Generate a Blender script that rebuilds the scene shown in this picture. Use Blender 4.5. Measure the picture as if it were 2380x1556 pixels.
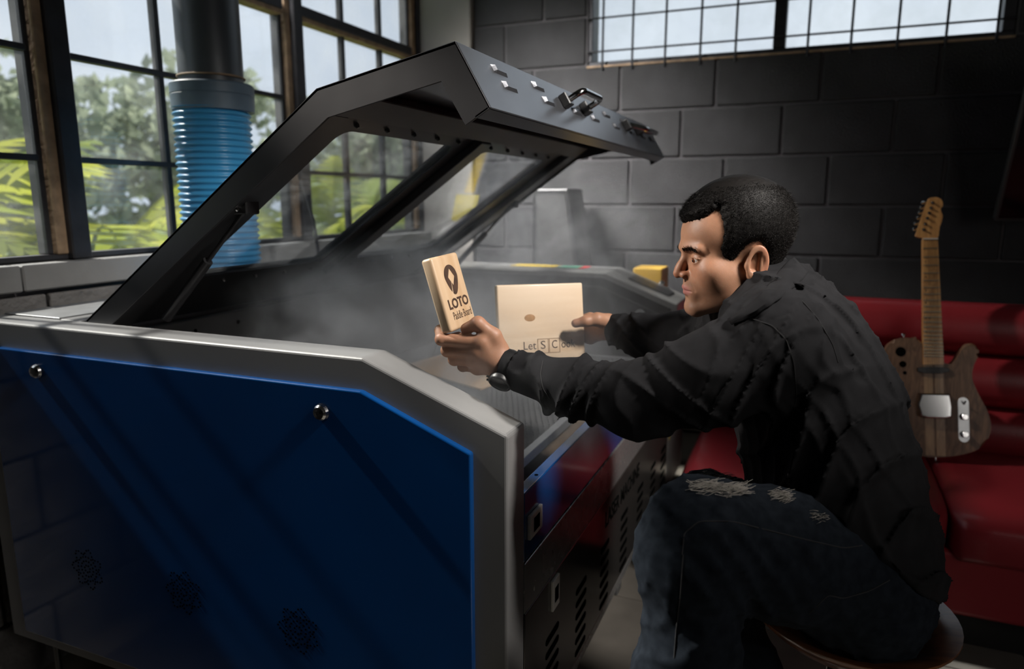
import bpy, bmesh, math, random
import numpy as np
from mathutils import Vector, Matrix

random.seed(7)
for _o in list(bpy.data.objects):
    bpy.data.objects.remove(_o)
SC = bpy.context.scene
COL = SC.collection

# ---------------------------------------------------------------- camera
FPX, CX, CY = 1650.0, 1190.0, 778.0            # focal length and centre in pixels of the 2380x1556 frame
PITCH = math.atan(313 / FPX)
YAW = math.atan(700 * math.cos(PITCH) / FPX)   # camera looks YAW to the window side of +x
CAM_H = 1.32
CAM_FH = Vector((math.cos(YAW), math.sin(YAW), 0))
CAM_R = Vector((math.sin(YAW), -math.cos(YAW), 0))
CAM_F = CAM_FH * math.cos(PITCH) - Vector((0, 0, 1)) * math.sin(PITCH)
CAM_U = CAM_FH * math.sin(PITCH) + Vector((0, 0, 1)) * math.cos(PITCH)
CAM_C = Vector((0, 0, CAM_H))
cam_d = bpy.data.cameras.new('camera')
cam = bpy.data.objects.new('camera', cam_d)
COL.objects.link(cam)
cam_d.sensor_fit = 'HORIZONTAL'
cam_d.sensor_width = 36.0
cam_d.lens = 36.0 * FPX / 2380.0
cam_d.clip_start = 0.02
cam_d.clip_end = 300
cam_d.dof.use_dof = True
cam_d.dof.focus_distance = 1.27
cam_d.dof.aperture_fstop = 2.8
cam.matrix_world = Matrix((
    (CAM_R.x, CAM_U.x, -CAM_F.x, 0), (CAM_R.y, CAM_U.y, -CAM_F.y, 0),
    (CAM_R.z, CAM_U.z, -CAM_F.z, CAM_H), (0, 0, 0, 1)))
SC.camera = cam


def at(u, v, d):
    """World point seen at photo pixel (u, v), d metres along the view axis (used to read real positions)."""
    return CAM_C + (CAM_F + CAM_R * ((u - CX) / FPX) - CAM_U * ((v - CY) / FPX)) * d


# ---------------------------------------------------------------- world, sun, exposure
SC.view_settings.view_transform = 'Standard'
SC.view_settings.look = 'None'
SC.view_settings.gamma = 1.0
SC.view_settings.use_curve_mapping = False
SC.view_settings.exposure = 0.25
SC.cycles.use_denoising = True
SC.cycles.max_bounces = 4
SC.cycles.diffuse_bounces = 2
SC.cycles.glossy_bounces = 2
SC.cycles.transmission_bounces = 6
SC.cycles.transparent_max_bounces = 12
SC.cycles.volume_bounces = 0
SC.cycles.volume_step_rate = 6.0
SC.cycles.volume_max_steps = 24
SC.cycles.use_adaptive_sampling = True
SC.cycles.adaptive_threshold = 0.12
SC.cycles.adaptive_min_samples = 16
SC.cycles.caustics_reflective = False
SC.cycles.caustics_refractive = False
SC.cycles.sample_clamp_indirect = 4.0

world = bpy.data.worlds.new('sky')
SC.world = world
world.use_nodes = True
wn, wl = world.node_tree.nodes, world.node_tree.links
wn.clear()
w_out = wn.new('ShaderNodeOutputWorld')
w_bg = wn.new('ShaderNodeBackground')
w_tc = wn.new('ShaderNodeTexCoord')
w_ns = wn.new('ShaderNodeTexNoise')
w_ns.inputs['Scale'].default_value = 3.2
w_ns.inputs['Detail'].default_value = 5
w_rp = wn.new('ShaderNodeValToRGB')
w_rp.color_ramp.elements[0].position = 0.35
w_rp.color_ramp.elements[0].color = (0.54, 0.60, 0.69, 1)
w_rp.color_ramp.elements[1].position = 0.68
w_rp.color_ramp.elements[1].color = (0.76, 0.81, 0.87, 1)
wl.new(w_tc.outputs['Generated'], w_ns.inputs['Vector'])
wl.new(w_ns.outputs['Fac'], w_rp.inputs['Fac'])
wl.new(w_rp.outputs['Color'], w_bg.inputs['Color'])
w_bg.inputs['Strength'].default_value = 1.0
wl.new(w_bg.outputs[0], w_out.inputs[0])


def look_rot(direction):
    return Vector(direction).to_track_quat('-Z', 'Y').to_euler()


sun_d = bpy.data.lights.new('sun', 'SUN')
sun_d.energy = 7.0
sun_d.angle = math.radians(2.2)
sun_d.color = (1.0, 0.93, 0.84)
sun = bpy.data.objects.new('sun', sun_d)
SUN_DIR = Vector((-0.025, 0.71, 0.70))            # towards the sun, outside the long window
sun.rotation_euler = look_rot(-SUN_DIR)
sun.location = (0, 8, 6)
COL.objects.link(sun)

key_d = bpy.data.lights.new('studio_spot', 'SPOT')        # photographer's gridded strobe, high on the room side, aimed into the open machine
key_d.energy = 235.0
key_d.spot_size = math.radians(46)
key_d.spot_blend = 0.6
key_d.shadow_soft_size = 0.16
key_d.color = (1.0, 0.94, 0.88)
key = bpy.data.objects.new('studio_spot', key_d)
key.location = (0.98, -1.0, 2.58)
key.rotation_euler = look_rot(Vector((1.70, 0.80, 0.95)) - Vector(key.location))
COL.objects.link(key)

fill_d = bpy.data.lights.new('wall_fill', 'AREA')    # fill lamp added up by the window wall to brighten the block wall
fill_d.shape = 'RECTANGLE'
fill_d.size, fill_d.size_y = 0.55, 0.55
fill_d.energy = 20.0
fill_d.spread = math.radians(52)
fill_d.color = (1.0, 0.97, 0.94)
fill = bpy.data.objects.new('wall_fill', fill_d)
fill.location = (1.90, 1.84, 2.70)
fill.rotation_euler = look_rot(Vector((3.45, 1.12, 1.1)) - Vector(fill.location))
COL.objects.link(fill)

face_d = bpy.data.lights.new('face_fill', 'SPOT')     # narrow lamp added on the window side to brighten the face
face_d.energy = 110.0
face_d.spot_size = math.radians(17)
face_d.spot_blend = 0.5
face_d.shadow_soft_size = 0.08
face_d.color = (1.0, 0.92, 0.84)
face_l = bpy.data.objects.new('face_fill', face_d)
face_l.location = (0.74, 1.72, 1.98)
face_l.rotation_euler = look_rot(Vector((1.27, 0.22, 1.19)) - Vector(face_l.location))
COL.objects.link(face_l)

sofa_d = bpy.data.lights.new('sofa_spot', 'SPOT')         # unseen spot added high on the window side for round-edged sofa light
sofa_d.energy = 105.0
sofa_d.spot_size = math.radians(27)
sofa_d.spot_blend = 0.35
sofa_d.shadow_soft_size = 0.05
sofa_d.color = (1.0, 0.93, 0.86)
sofa_l = bpy.data.objects.new('sofa_spot', sofa_d)
sofa_l.location = (2.05, 1.75, 2.85)
sofa_l.rotation_euler = look_rot(Vector((2.85, -0.25, 0.70)) - Vector(sofa_l.location))
COL.objects.link(sofa_l)

room_d = bpy.data.lights.new('doorway_softbox', 'AREA')   # broad soft light from the room side behind the camera
room_d.shape = 'RECTANGLE'
room_d.size, room_d.size_y = 0.9, 0.9
room_d.energy = 5.0
room_d.color = (1.0, 0.95, 0.90)
room_l = bpy.data.objects.new('doorway_softbox', room_d)
room_l.location = (0.15, -2.0, 1.45)
room_l.rotation_euler = look_rot(Vector((1.2, 0.45, 0.8)) - Vector(room_l.location))
COL.objects.link(room_l)

# ---------------------------------------------------------------- helpers


def nt(name):
    m = bpy.data.materials.new(name)
    m.use_nodes = True
    t = m.node_tree
    t.nodes.clear()
    out = t.nodes.new('ShaderNodeOutputMaterial')
    return m, t.nodes, t.links, out


def mat(name, color, rough=0.5, metal=0.0, var=0.0, vscale=8.0, stretch=None, bump=0.0, bscale=60.0,
        rvar=0.0, coat=0.0, spec=0.5, color2=None, sheen=0.0, detail=4.0, sss=0.0, bdist=0.01):
    m, n, l, out = nt(name)
    p = n.new('ShaderNodeBsdfPrincipled')
    p.inputs['Base Color'].default_value = (*color, 1)
    p.inputs['Roughness'].default_value = rough
    p.inputs['Metallic'].default_value = metal
    p.inputs['Specular IOR Level'].default_value = spec
    p.inputs['Coat Weight'].default_value = coat
    p.inputs['Coat Roughness'].default_value = 0.08
    if sheen:
        p.inputs['Sheen Weight'].default_value = sheen
    if sss:
        p.inputs['Subsurface Weight'].default_value = sss
        p.inputs['Subsurface Radius'].default_value = (0.010, 0.004, 0.002)
        p.inputs['Subsurface Scale'].default_value = 0.5
    l.new(p.outputs[0], out.inputs[0])
    vec = None
    if var or color2 or bump or rvar:
        tc = n.new('ShaderNodeTexCoord')
        mp = n.new('ShaderNodeMapping')
        if stretch:
            mp.inputs['Scale'].default_value = stretch
        l.new(tc.outputs['Object'], mp.inputs['Vector'])
        vec = mp.outputs['Vector']
    if var or color2:
        ns = n.new('ShaderNodeTexNoise')
        ns.inputs['Scale'].default_value = vscale
        ns.inputs['Detail'].default_value = detail
        l.new(vec, ns.inputs['Vector'])
        rp = n.new('ShaderNodeValToRGB')
        rp.color_ramp.elements[0].position = 0.3
        rp.color_ramp.elements[1].position = 0.7
        c2 = color2 if color2 else tuple(min(1, c * (1 + var)) for c in color)
        c1 = color if color2 else tuple(c * (1 - var) for c in color)
        rp.color_ramp.elements[0].color = (*c1, 1)
        rp.color_ramp.elements[1].color = (*c2, 1)
        l.new(ns.outputs['Fac'], rp.inputs['Fac'])
        l.new(rp.outputs['Color'], p.inputs['Base Color'])
    if rvar:
        n2 = n.new('ShaderNodeTexNoise')
        n2.inputs['Scale'].default_value = vscale * 2.3
        n2.inputs['Detail'].default_value = 5
        l.new(vec, n2.inputs['Vector'])
        mr = n.new('ShaderNodeMapRange')
        mr.inputs['To Min'].default_value = max(0.02, rough - rvar)
        mr.inputs['To Max'].default_value = min(1, rough + rvar)
        l.new(n2.outputs['Fac'], mr.inputs['Value'])
        l.new(mr.outputs['Result'], p.inputs['Roughness'])
    if bump:
        n3 = n.new('ShaderNodeTexNoise')
        n3.inputs['Scale'].default_value = bscale
        n3.inputs['Detail'].default_value = 6
        l.new(vec, n3.inputs['Vector'])
        b = n.new('ShaderNodeBump')
        b.inputs['Strength'].default_value = bump
        b.inputs['Distance'].default_value = bdist
        l.new(n3.outputs['Fac'], b.inputs['Height'])
        l.new(b.outputs[0], p.inputs['Normal'])
    return m


def wood(name, c1, c2, axis='Z', scale=18.0, rough=0.35, coat=0.3, dist=3.0):
    """Plain wood: stretched wave bands plus noise along the grain."""
    m, n, l, out = nt(name)
    p = n.new('ShaderNodeBsdfPrincipled')
    p.inputs['Roughness'].default_value = rough
    p.inputs['Coat Weight'].default_value = coat
    p.inputs['Coat Roughness'].default_value = 0.15
    tc = n.new('ShaderNodeTexCoord')
    mp = n.new('ShaderNodeMapping')
    s = {'X': (0.08, 1, 1), 'Y': (1, 0.08, 1), 'Z': (1, 1, 0.08)}[axis]
    mp.inputs['Scale'].default_value = s
    l.new(tc.outputs['Object'], mp.inputs['Vector'])
    ns = n.new('ShaderNodeTexNoise')
    ns.inputs['Scale'].default_value = scale
    ns.inputs['Detail'].default_value = 6
    ns.inputs['Distortion'].default_value = dist
    l.new(mp.outputs[0], ns.inputs['Vector'])
    rp = n.new('ShaderNodeValToRGB')
    rp.color_ramp.elements[0].position = 0.32
    rp.color_ramp.elements[0].color = (*c1, 1)
    rp.color_ramp.elements[1].position = 0.66
    rp.color_ramp.elements[1].color = (*c2, 1)
    l.new(ns.outputs['Fac'], rp.inputs['Fac'])
    l.new(rp.outputs['Color'], p.inputs['Base Color'])
    l.new(p.outputs[0], out.inputs[0])
    return m


def glass(name, tint=(1, 1, 1), dirt=0.06, scale=30.0, streak=None, dirt_col=(0.75, 0.77, 0.8), gloss=0.05):
    """Thin pane: see-through, a faint reflection, and dust that catches the light."""
    m, n, l, out = nt(name)
    tr = n.new('ShaderNodeBsdfTransparent')
    tr.inputs[0].default_value = (*tint, 1)
    gl = n.new('ShaderNodeBsdfGlossy')
    gl.inputs['Roughness'].default_value = gloss
    fr = n.new('ShaderNodeFresnel')
    ge = n.new('ShaderNodeNewGeometry')
    io = n.new('ShaderNodeMapRange')                 # same reflection entering and leaving the thin pane
    io.inputs['To Min'].default_value = 1.45
    io.inputs['To Max'].default_value = 1 / 1.45
    l.new(ge.outputs['Backfacing'], io.inputs['Value'])
    l.new(io.outputs[0], fr.inputs[0])
    m1 = n.new('ShaderNodeMixShader')
    l.new(fr.outputs[0], m1.inputs[0])
    l.new(tr.outputs[0], m1.inputs[1])
    l.new(gl.outputs[0], m1.inputs[2])
    df = n.new('ShaderNodeBsdfDiffuse')
    df.inputs[0].default_value = (*dirt_col, 1)
    tl = n.new('ShaderNodeBsdfTranslucent')
    tl.inputs[0].default_value = (*dirt_col, 1)
    ad = n.new('ShaderNodeMixShader')
    ad.inputs[0].default_value = 0.6
    l.new(df.outputs[0], ad.inputs[1])
    l.new(tl.outputs[0], ad.inputs[2])
    tc = n.new('ShaderNodeTexCoord')
    mp = n.new('ShaderNodeMapping')
    if streak:
        mp.inputs['Scale'].default_value = streak[0]
        mp.inputs['Rotation'].default_value = streak[1]
    l.new(tc.outputs['Object'], mp.inputs[0])
    ns = n.new('ShaderNodeTexNoise')
    ns.inputs['Scale'].default_value = scale
    ns.inputs['Detail'].default_value = 8
    l.new(mp.outputs[0], ns.inputs['Vector'])
    mr = n.new('ShaderNodeMapRange')
    mr.inputs['From Min'].default_value = 0.42
    mr.inputs['From Max'].default_value = 0.75
    mr.inputs['To Min'].default_value = dirt * 0.35
    mr.inputs['To Max'].default_value = dirt * 2.2
    l.new(ns.outputs['Fac'], mr.inputs['Value'])
    m2 = n.new('ShaderNodeMixShader')
    l.new(mr.outputs[0], m2.inputs[0])
    l.new(m1.outputs[0], m2.inputs[1])
    l.new(ad.outputs[0], m2.inputs[2])
    l.new(m2.outputs[0], out.inputs[0])
    return m


def tag(o, label=None, cat=None, group=None, kind=None):
    if label: o['label'] = label
    if cat: o['category'] = cat
    if group: o['group'] = group
    if kind: o['kind'] = kind
    return o


def empty(name, loc=(0, 0, 0), parent=None):
    o = bpy.data.objects.new(name, None)
    o.location = loc
    o.empty_display_size = 0.05
    COL.objects.link(o)
    if parent:
        o.parent = parent
    return o


def smooth(me, angle=40):
    me.shade_smooth()
    try:
        me.set_sharp_from_angle(angle=math.radians(angle))
    except Exception:
        pass


def obj(name, bm, m, parent=None, sm=False, off=None):
    """Link a bmesh (world coordinates) as one mesh object; children keep world placement through an identity-rotation parent."""
    if isinstance(bm, bmesh.types.BMesh):
        me = bpy.data.meshes.new(name)
        bmesh.ops.recalc_face_normals(bm, faces=bm.faces[:])
        bm.to_mesh(me)
        bm.free()
    else:
        me = bm
    if m is not None and not me.materials:
        for k in (m if isinstance(m, (list, tuple)) else [m]):
            me.materials.append(k)
    if sm:
        smooth(me, sm if sm is not True else 40)
    o = bpy.data.objects.new(name, me)
    COL.objects.link(o)
    if sm and sm is not True and sm <= 40:
        wm = o.modifiers.new('flat_faces', 'WEIGHTED_NORMAL')      # keeps large flat faces flat beside rounded edges
        wm.keep_sharp = True
        wm.weight = 90
    if parent:
        w = Vector((0, 0, 0))
        q = parent
        while q:
            w += q.location
            q = q.parent
        o.parent = parent
        if off is None:
            o.location = -w
        else:
            o.location = Vector(off) - w
    elif off is not None:
        o.location = off
    return o


def B():
    return bmesh.new()


def box(bm, lo, hi, bev=0.0, seg=1, M=None):
    lo, hi = [min(a, b) for a, b in zip(lo, hi)], [max(a, b) for a, b in zip(lo, hi)]
    r = bmesh.ops.create_cube(bm, size=1.0)
    vs = r['verts']
    for v in vs:
        v.co = Vector([lo[i] + (v.co[i] + 0.5) * (hi[i] - lo[i]) for i in range(3)])
    if bev:
        es = list({e for v in vs for e in v.link_edges})
        rr = bmesh.ops.bevel(bm, geom=es, offset=bev, segments=seg, affect='EDGES', profile=0.5)
        vs = list({v for f in rr['faces'] for v in f.verts} | {v for v in vs if v.is_valid})
    if M is not None:
        for v in vs:
            v.co = M @ v.co
    return vs


def prism(bm, pts, a0, a1, axis='X', bev=0.0, seg=2):
    """Extrude a polygon given in the two other axes from a0 to a1 along axis."""
    def P(q, a):
        if axis == 'X': return (a, q[0], q[1])
        if axis == 'Y': return (q[0], a, q[1])
        return (q[0], q[1], a)
    v0 = [bm.verts.new(P(q, a0)) for q in pts]
    v1 = [bm.verts.new(P(q, a1)) for q in pts]
    n = len(pts)
    fs = [bm.faces.new(v0), bm.faces.new(v1[::-1])]
    for i in range(n):
        fs.append(bm.faces.new((v0[i], v1[i], v1[(i + 1) % n], v0[(i + 1) % n])))
    if bev:
        es = list({e for f in fs for e in f.edges})
        bmesh.ops.bevel(bm, geom=es, offset=bev, segments=seg, affect='EDGES', profile=0.5)


def frame_quad(t):
    t = Vector(t).normalized()
    up = Vector((0, 0, 1)) if abs(t.z) < 0.95 else Vector((1, 0, 0))
    a = t.cross(up).normalized()
    return a, a.cross(t).normalized()


def tube(bm, pts, r, n=10, cap=True, closed=False):
    pts = [Vector(p) for p in pts]
    R = r if isinstance(r, (list, tuple)) else [r] * len(pts)
    rings = []
    N = len(pts)
    a = None
    for i, p in enumerate(pts):
        if closed:
            t = pts[(i + 1) % N] - pts[i - 1]
        else:
            t = pts[min(i + 1, N - 1)] - pts[max(i - 1, 0)]
        t.normalize()
        if a is None:
            a, b = frame_quad(t)
        else:
            a = (a - t * a.dot(t)).normalized()
            b = a.cross(t).normalized()
        rings.append([bm.verts.new(p + (a * math.cos(k * 2 * math.pi / n) + b * math.sin(k * 2 * math.pi / n)) * R[i]) for k in range(n)])
    for i in range(N if closed else N - 1):
        r0, r1 = rings[i], rings[(i + 1) % N]
        for k in range(n):
            bm.faces.new((r0[k], r0[(k + 1) % n], r1[(k + 1) % n], r1[k]))
    if cap and not closed:
        bm.faces.new(rings[0][::-1])
        bm.faces.new(rings[-1])


def lathe(bm, prof, c, axis=(0, 0, 1), n=24):
    """prof: (radius, height) along axis from centre c."""
    ax = Vector(axis).normalized()
    a, b = frame_quad(ax)
    rings = []
    for r, h in prof:
        if r < 1e-6:
            rings.append([bm.verts.new(Vector(c) + ax * h)])
        else:
            rings.append([bm.verts.new(Vector(c) + ax * h + (a * math.cos(2 * math.pi * k / n) + b * math.sin(2 * math.pi * k / n)) * r) for k in range(n)])
    for r0, r1 in zip(rings, rings[1:]):
        if len(r0) == 1 and len(r1) == 1:
            continue
        for k in range(n):
            if len(r0) == 1:
                bm.faces.new((r0[0], r1[(k + 1) % n], r1[k]))
            elif len(r1) == 1:
                bm.faces.new((r0[k], r0[(k + 1) % n], r1[0]))
            else:
                bm.faces.new((r0[k], r0[(k + 1) % n], r1[(k + 1) % n], r1[k]))
    for rg, rev in ((rings[0], True), (rings[-1], False)):
        if len(rg) > 2:
            bm.faces.new(rg[::-1] if rev else rg)


def fillet(path, r, n=5):
    """Round the corners of a polyline."""
    path = [Vector(p) for p in path]
    out = [path[0]]
    for i in range(1, len(path) - 1):
        p0, p1, p2 = path[i - 1], path[i], path[i + 1]
        d0 = (p0 - p1); d2 = (p2 - p1)
        k = min(r, d0.length * 0.45, d2.length * 0.45)
        a = p1 + d0.normalized() * k
        b = p1 + d2.normalized() * k
        for j in range(n + 1):
            t = j / n
            out.append(a * (1 - t) ** 2 + p1 * 2 * t * (1 - t) + b * t * t)
    out.append(path[-1])
    return out


def text_mesh(s, size, depth=0.0, offset=0.0, xs=1.0, align='LEFT'):
    cu = bpy.data.curves.new('lettering', 'FONT')
    cu.body = s
    cu.size = size
    cu.extrude = depth
    cu.offset = offset
    cu.align_x = align
    cu.resolution_u = 3
    o = bpy.data.objects.new('lettering', cu)
    COL.objects.link(o)
    dg = bpy.context.evaluated_depsgraph_get()
    me = bpy.data.meshes.new_from_object(o.evaluated_get(dg))
    bpy.data.objects.remove(o)
    bpy.data.curves.remove(cu)
    co = np.empty(len(me.vertices) * 3)
    me.vertices.foreach_get('co', co)
    co = co.reshape(-1, 3)
    co[:, 0] *= xs
    me.vertices.foreach_set('co', co.ravel())
    me.materials.clear()
    return me


def fit_text(s, width, height, depth=0.0003, offset=0.0):
    """Lettering mesh scaled to a given width and cap height, origin at its lower-left corner."""
    me = text_mesh(s, 1.0, 0.0, offset, 1.0)
    co = np.empty(len(me.vertices) * 3); me.vertices.foreach_get('co', co); co = co.reshape(-1, 3)
    lo = co.min(0)
    cap = 0.69
    co[:, 0] = (co[:, 0] - lo[0]) / (co[:, 0].max() - lo[0]) * width
    co[:, 1] = co[:, 1] / cap * height
    me.vertices.foreach_set('co', co.ravel())
    return me


def place_mesh(me, o, ex, ey, ez):
    """Move mesh data from local (x, y, z) to o + x ex + y ey + z ez."""
    M = Matrix.Identity(4)
    for i in range(3):
        M[i][0], M[i][1], M[i][2], M[i][3] = ex[i], ey[i], ez[i], o[i]
    me.transform(M)
    return me
# ================================================================ materials
M_BLOCK = mat('black_painted_block', (0.027, 0.027, 0.029), 0.5, var=0.3, vscale=6, bump=0.6, bscale=150, spec=0.5)
M_MORTAR = mat('black_mortar', (0.075, 0.07, 0.075), 0.6, bump=0.4, bscale=60)  # joints catching light are put into the colour, lighter than the blocks
M_GREYBLOCK = mat('rough_grey_block', (0.16, 0.155, 0.15), 0.85, var=0.3, vscale=9, bump=1.0, bscale=55)
M_CONC = mat('grey_concrete', (0.27, 0.27, 0.265), 0.75, var=0.15, vscale=5, bump=0.15, bscale=40)
M_PLASTER = mat('pale_plaster', (0.36, 0.34, 0.31), 0.8, var=0.08, vscale=4, bump=0.1, bscale=30)
M_TILE = mat('dark_floor_tile', (0.17, 0.155, 0.135), 0.38, var=0.22, vscale=5, rvar=0.1, bump=0.05, bscale=30)
M_GROUT = mat('floor_grout', (0.26, 0.235, 0.20), 0.8)
M_DARKWALL = mat('dark_wall_paint', (0.05, 0.05, 0.052), 0.7)
M_STEEL = mat('dark_window_steel', (0.045, 0.045, 0.05), 0.45, metal=0.4, var=0.25, vscale=14, bump=0.1, bscale=90, bdist=0.004)
M_RUST = mat('weathered_frame_paint', (0.38, 0.26, 0.16), 0.6, var=0.3, vscale=25, bump=0.2, bscale=60)
M_PANE = glass('dusty_window_glass', (0.95, 0.97, 0.98), dirt=0.042, scale=6.0)

WX = 3.5          # black block wall
WY = 2.0          # window wall, glazing plane
CEIL = 3.0

# ---------------------------------------------------------------- floor: tiles as pieces on a grout bed
bm = B(); box(bm, (-2.6, -2.6, -0.12), (WX + 0.3, WY + 0.12, -0.006))
floor = obj('floor', bm, M_GROUT); tag(floor, kind='structure')
TS = 0.50
tile_me = None
for i in range(-1, 10):
    for j in range(-7, 4):
        x0, y0 = -0.33 + i * TS, -0.17 + j * TS
        if x0 + TS > WX + 0.05 or y0 + TS > WY + 0.05 or y0 < -2.6 or x0 < -0.9:
            continue
        if tile_me is None:
            bm = B(); box(bm, (0.003, 0.003, -0.012), (TS - 0.003, TS - 0.003, 0.0), bev=0.0015)
            t = obj('tile', bm, M_TILE, floor, off=(x0, y0, 0)); tile_me = t.data
        else:
            t = obj('tile', tile_me, None, floor, off=(x0, y0, 0))

# ---------------------------------------------------------------- black block wall with the high window
CH, BL = 0.2235, 0.4455
Z0 = 1.7405 - 7 * CH
WIN2 = (-0.69, 1.065, 1.955, 2.85)    # y0, y1, z0, z1 of the opening
bm = B()
box(bm, (WX + 0.010, -2.6, -0.1), (WX + 0.2, WIN2[0], CEIL))
box(bm, (WX + 0.010, WIN2[1], -0.1), (WX + 0.2, WY + 0.12, CEIL))
box(bm, (WX + 0.010, WIN2[0], -0.1), (WX + 0.2, WIN2[1], WIN2[2]))
box(bm, (WX + 0.010, WIN2[0], WIN2[3]), (WX + 0.2, WIN2[1], CEIL))
wall_back = obj('wall_back', bm, M_MORTAR); tag(wall_back, kind='structure')
row_y = {8: 0.45, 7: 0.152, 6: 0.392, 5: 0.16, 4: 0.400}
blk = {}
for r in range(-1, 14):
    z0 = Z0 + (r - 1) * CH + CH
    z0 = Z0 + r * CH
    z1 = z0 + CH
    base = row_y.get(r + 1, 0.40 if (r + 1) % 2 == 0 else 0.16)
    for k in range(-7, 5):
        y0 = base + k * BL
        y1 = y0 + BL
        if y1 < -2.6 or y0 > 1.68: continue
        yy1 = min(y1, 1.675)
        segs = [(y0, yy1, z0, z1)]
        if z1 > WIN2[2] + 0.01 and z0 < WIN2[3] - 0.01:
            if z0 < WIN2[2] - 0.03:
                if y1 > WIN2[0] and y0 < WIN2[1]:
                    segs = [(y0, yy1, z0, WIN2[2])]
            else:
                segs = []
                if y0 < WIN2[0]: segs.append((y0, min(yy1, WIN2[0] - 0.004), z0, z1))
                if yy1 > WIN2[1]: segs.append((max(y0, WIN2[1] + 0.004), yy1, z0, z1))
        for (a, b, c, d) in segs:
            if b - a < 0.03 or d - c < 0.03: continue
            key_ = (round(b - a, 3), round(d - c, 3), (r + k) % 3)
            if key_ not in blk:
                g = 0.005
                bm = B(); box(bm, (0, g, g), (0.02, b - a - g, d - c - g), bev=0.007, seg=2)
                o = obj('block', bm, M_BLOCK, wall_back, off=(WX, a, c)); blk[key_] = o.data
            else:
                obj('block', blk[key_], None, wall_back, off=(WX, a, c))

# high window in the block wall: frame, mullion, grille bars, panes
win2 = empty('window_2', (WX + 0.05, 0.2, 1.955)); tag(win2, 'high steel window with grille bars in the black block wall', None, kind='structure')
bm = B()
box(bm, (WX + 0.02, WIN2[0], WIN2[2]), (WX + 0.12, WIN2[1], WIN2[2] + 0.025), bev=0.003)
box(bm, (WX + 0.02, WIN2[0], WIN2[3] - 0.03), (WX + 0.12, WIN2[1], WIN2[3]), bev=0.003)
box(bm, (WX + 0.02, WIN2[0], WIN2[2] + 0.025), (WX + 0.12, WIN2[0] + 0.045, WIN2[3] - 0.03), bev=0.003)
box(bm, (WX + 0.02, WIN2[1] - 0.02, WIN2[2] + 0.025), (WX + 0.12, WIN2[1], WIN2[3] - 0.03), bev=0.003)
obj('window_frame', bm, M_STEEL, win2)
bm = B(); box(bm, (WX + 0.02, 0.163, WIN2[2] + 0.025), (WX + 0.12, 0.215, WIN2[3] - 0.03), bev=0.004); obj('mullion', bm, M_STEEL, win2)
for y in (0.985, 0.84, 0.685, 0.525, 0.37, 0.07, -0.10, -0.275, -0.45, -0.625):
    bm = B(); tube(bm, [(WX - 0.005, y, WIN2[2] - 0.02), (WX - 0.005, y, WIN2[3] + 0.02)], 0.0055, 8); obj('grille_bar', bm, M_STEEL, win2)
for z in (2.024, 2.176, 2.38, 2.6):
    bm = B(); tube(bm, [(WX + 0.006, WIN2[0], z), (WX + 0.006, WIN2[1], z)], 0.0045, 8); obj('grille_bar', bm, M_STEEL, win2)
for (a, b) in ((WIN2[0] + 0.045, 0.163), (0.215, WIN2[1] - 0.02)):
    bm = B(); box(bm, (WX + 0.075, a, WIN2[2] + 0.025), (WX + 0.079, b, WIN2[3] - 0.03)); obj('pane', bm, M_PANE, win2)
bm = B(); box(bm, (WX - 0.004, WIN2[0], WIN2[2] - 0.006), (WX + 0.03, WIN2[1], WIN2[2] + 0.004), bev=0.002)
obj('rusty_sill_edge', bm, M_RUST, win2)

# pale pilaster in the corner
bm = B(); box(bm, (WX - 0.03, 1.675, -0.05), (WX + 0.1, WY - 0.02, CEIL), bev=0.006)
tag(obj('trim_1', bm, M_PLASTER), 'pale plastered pilaster in the corner beside the black block wall', kind='structure')

# ---------------------------------------------------------------- window wall: blocks below, sill, steel windows
bm = B(); box(bm, (-2.6, WY - 0.03, -0.1), (WX + 0.2, WY + 0.12, 1.08)); box(bm, (-2.6, WY - 0.03, 2.75), (WX + 0.2, WY + 0.12, CEIL)); box(bm, (-2.6, WY - 0.03, 1.08), (0.335, WY + 0.12, 2.75))  # unseen closed stretch left of the windows added to darken reflections
wall_left = obj('wall_left', bm, M_MORTAR); tag(wall_left, kind='structure')
gb = {}
for r in range(5):
    z1 = 1.068 - r * CH
    for k in range(-1, 9):
        x0 = -0.02 + k * BL + (0.22 if r % 2 else 0)
        kk = (r + k) % 2
        if x0 + BL > WX: continue
        if kk not in gb:
            bm = B(); box(bm, (0.005, -0.02, -CH + 0.005), (BL - 0.005, 0.0, -0.005), bev=0.005, seg=2)
            gb[kk] = obj('block', bm, M_GREYBLOCK, wall_left, off=(x0, WY - 0.03, z1)).data
        else:
            obj('block', gb[kk], None, wall_left, off=(x0, WY - 0.03, z1))
bm = B()
for a, b in ((-2.6, 1.236), (1.240, WX)):
    box(bm, (a, WY - 0.075, 1.078), (b, WY + 0.16, 1.148), bev=0.004)
tag(obj('trim_2', bm, M_CONC), 'grey concrete window sill slab along the block wall', kind='structure')

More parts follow.
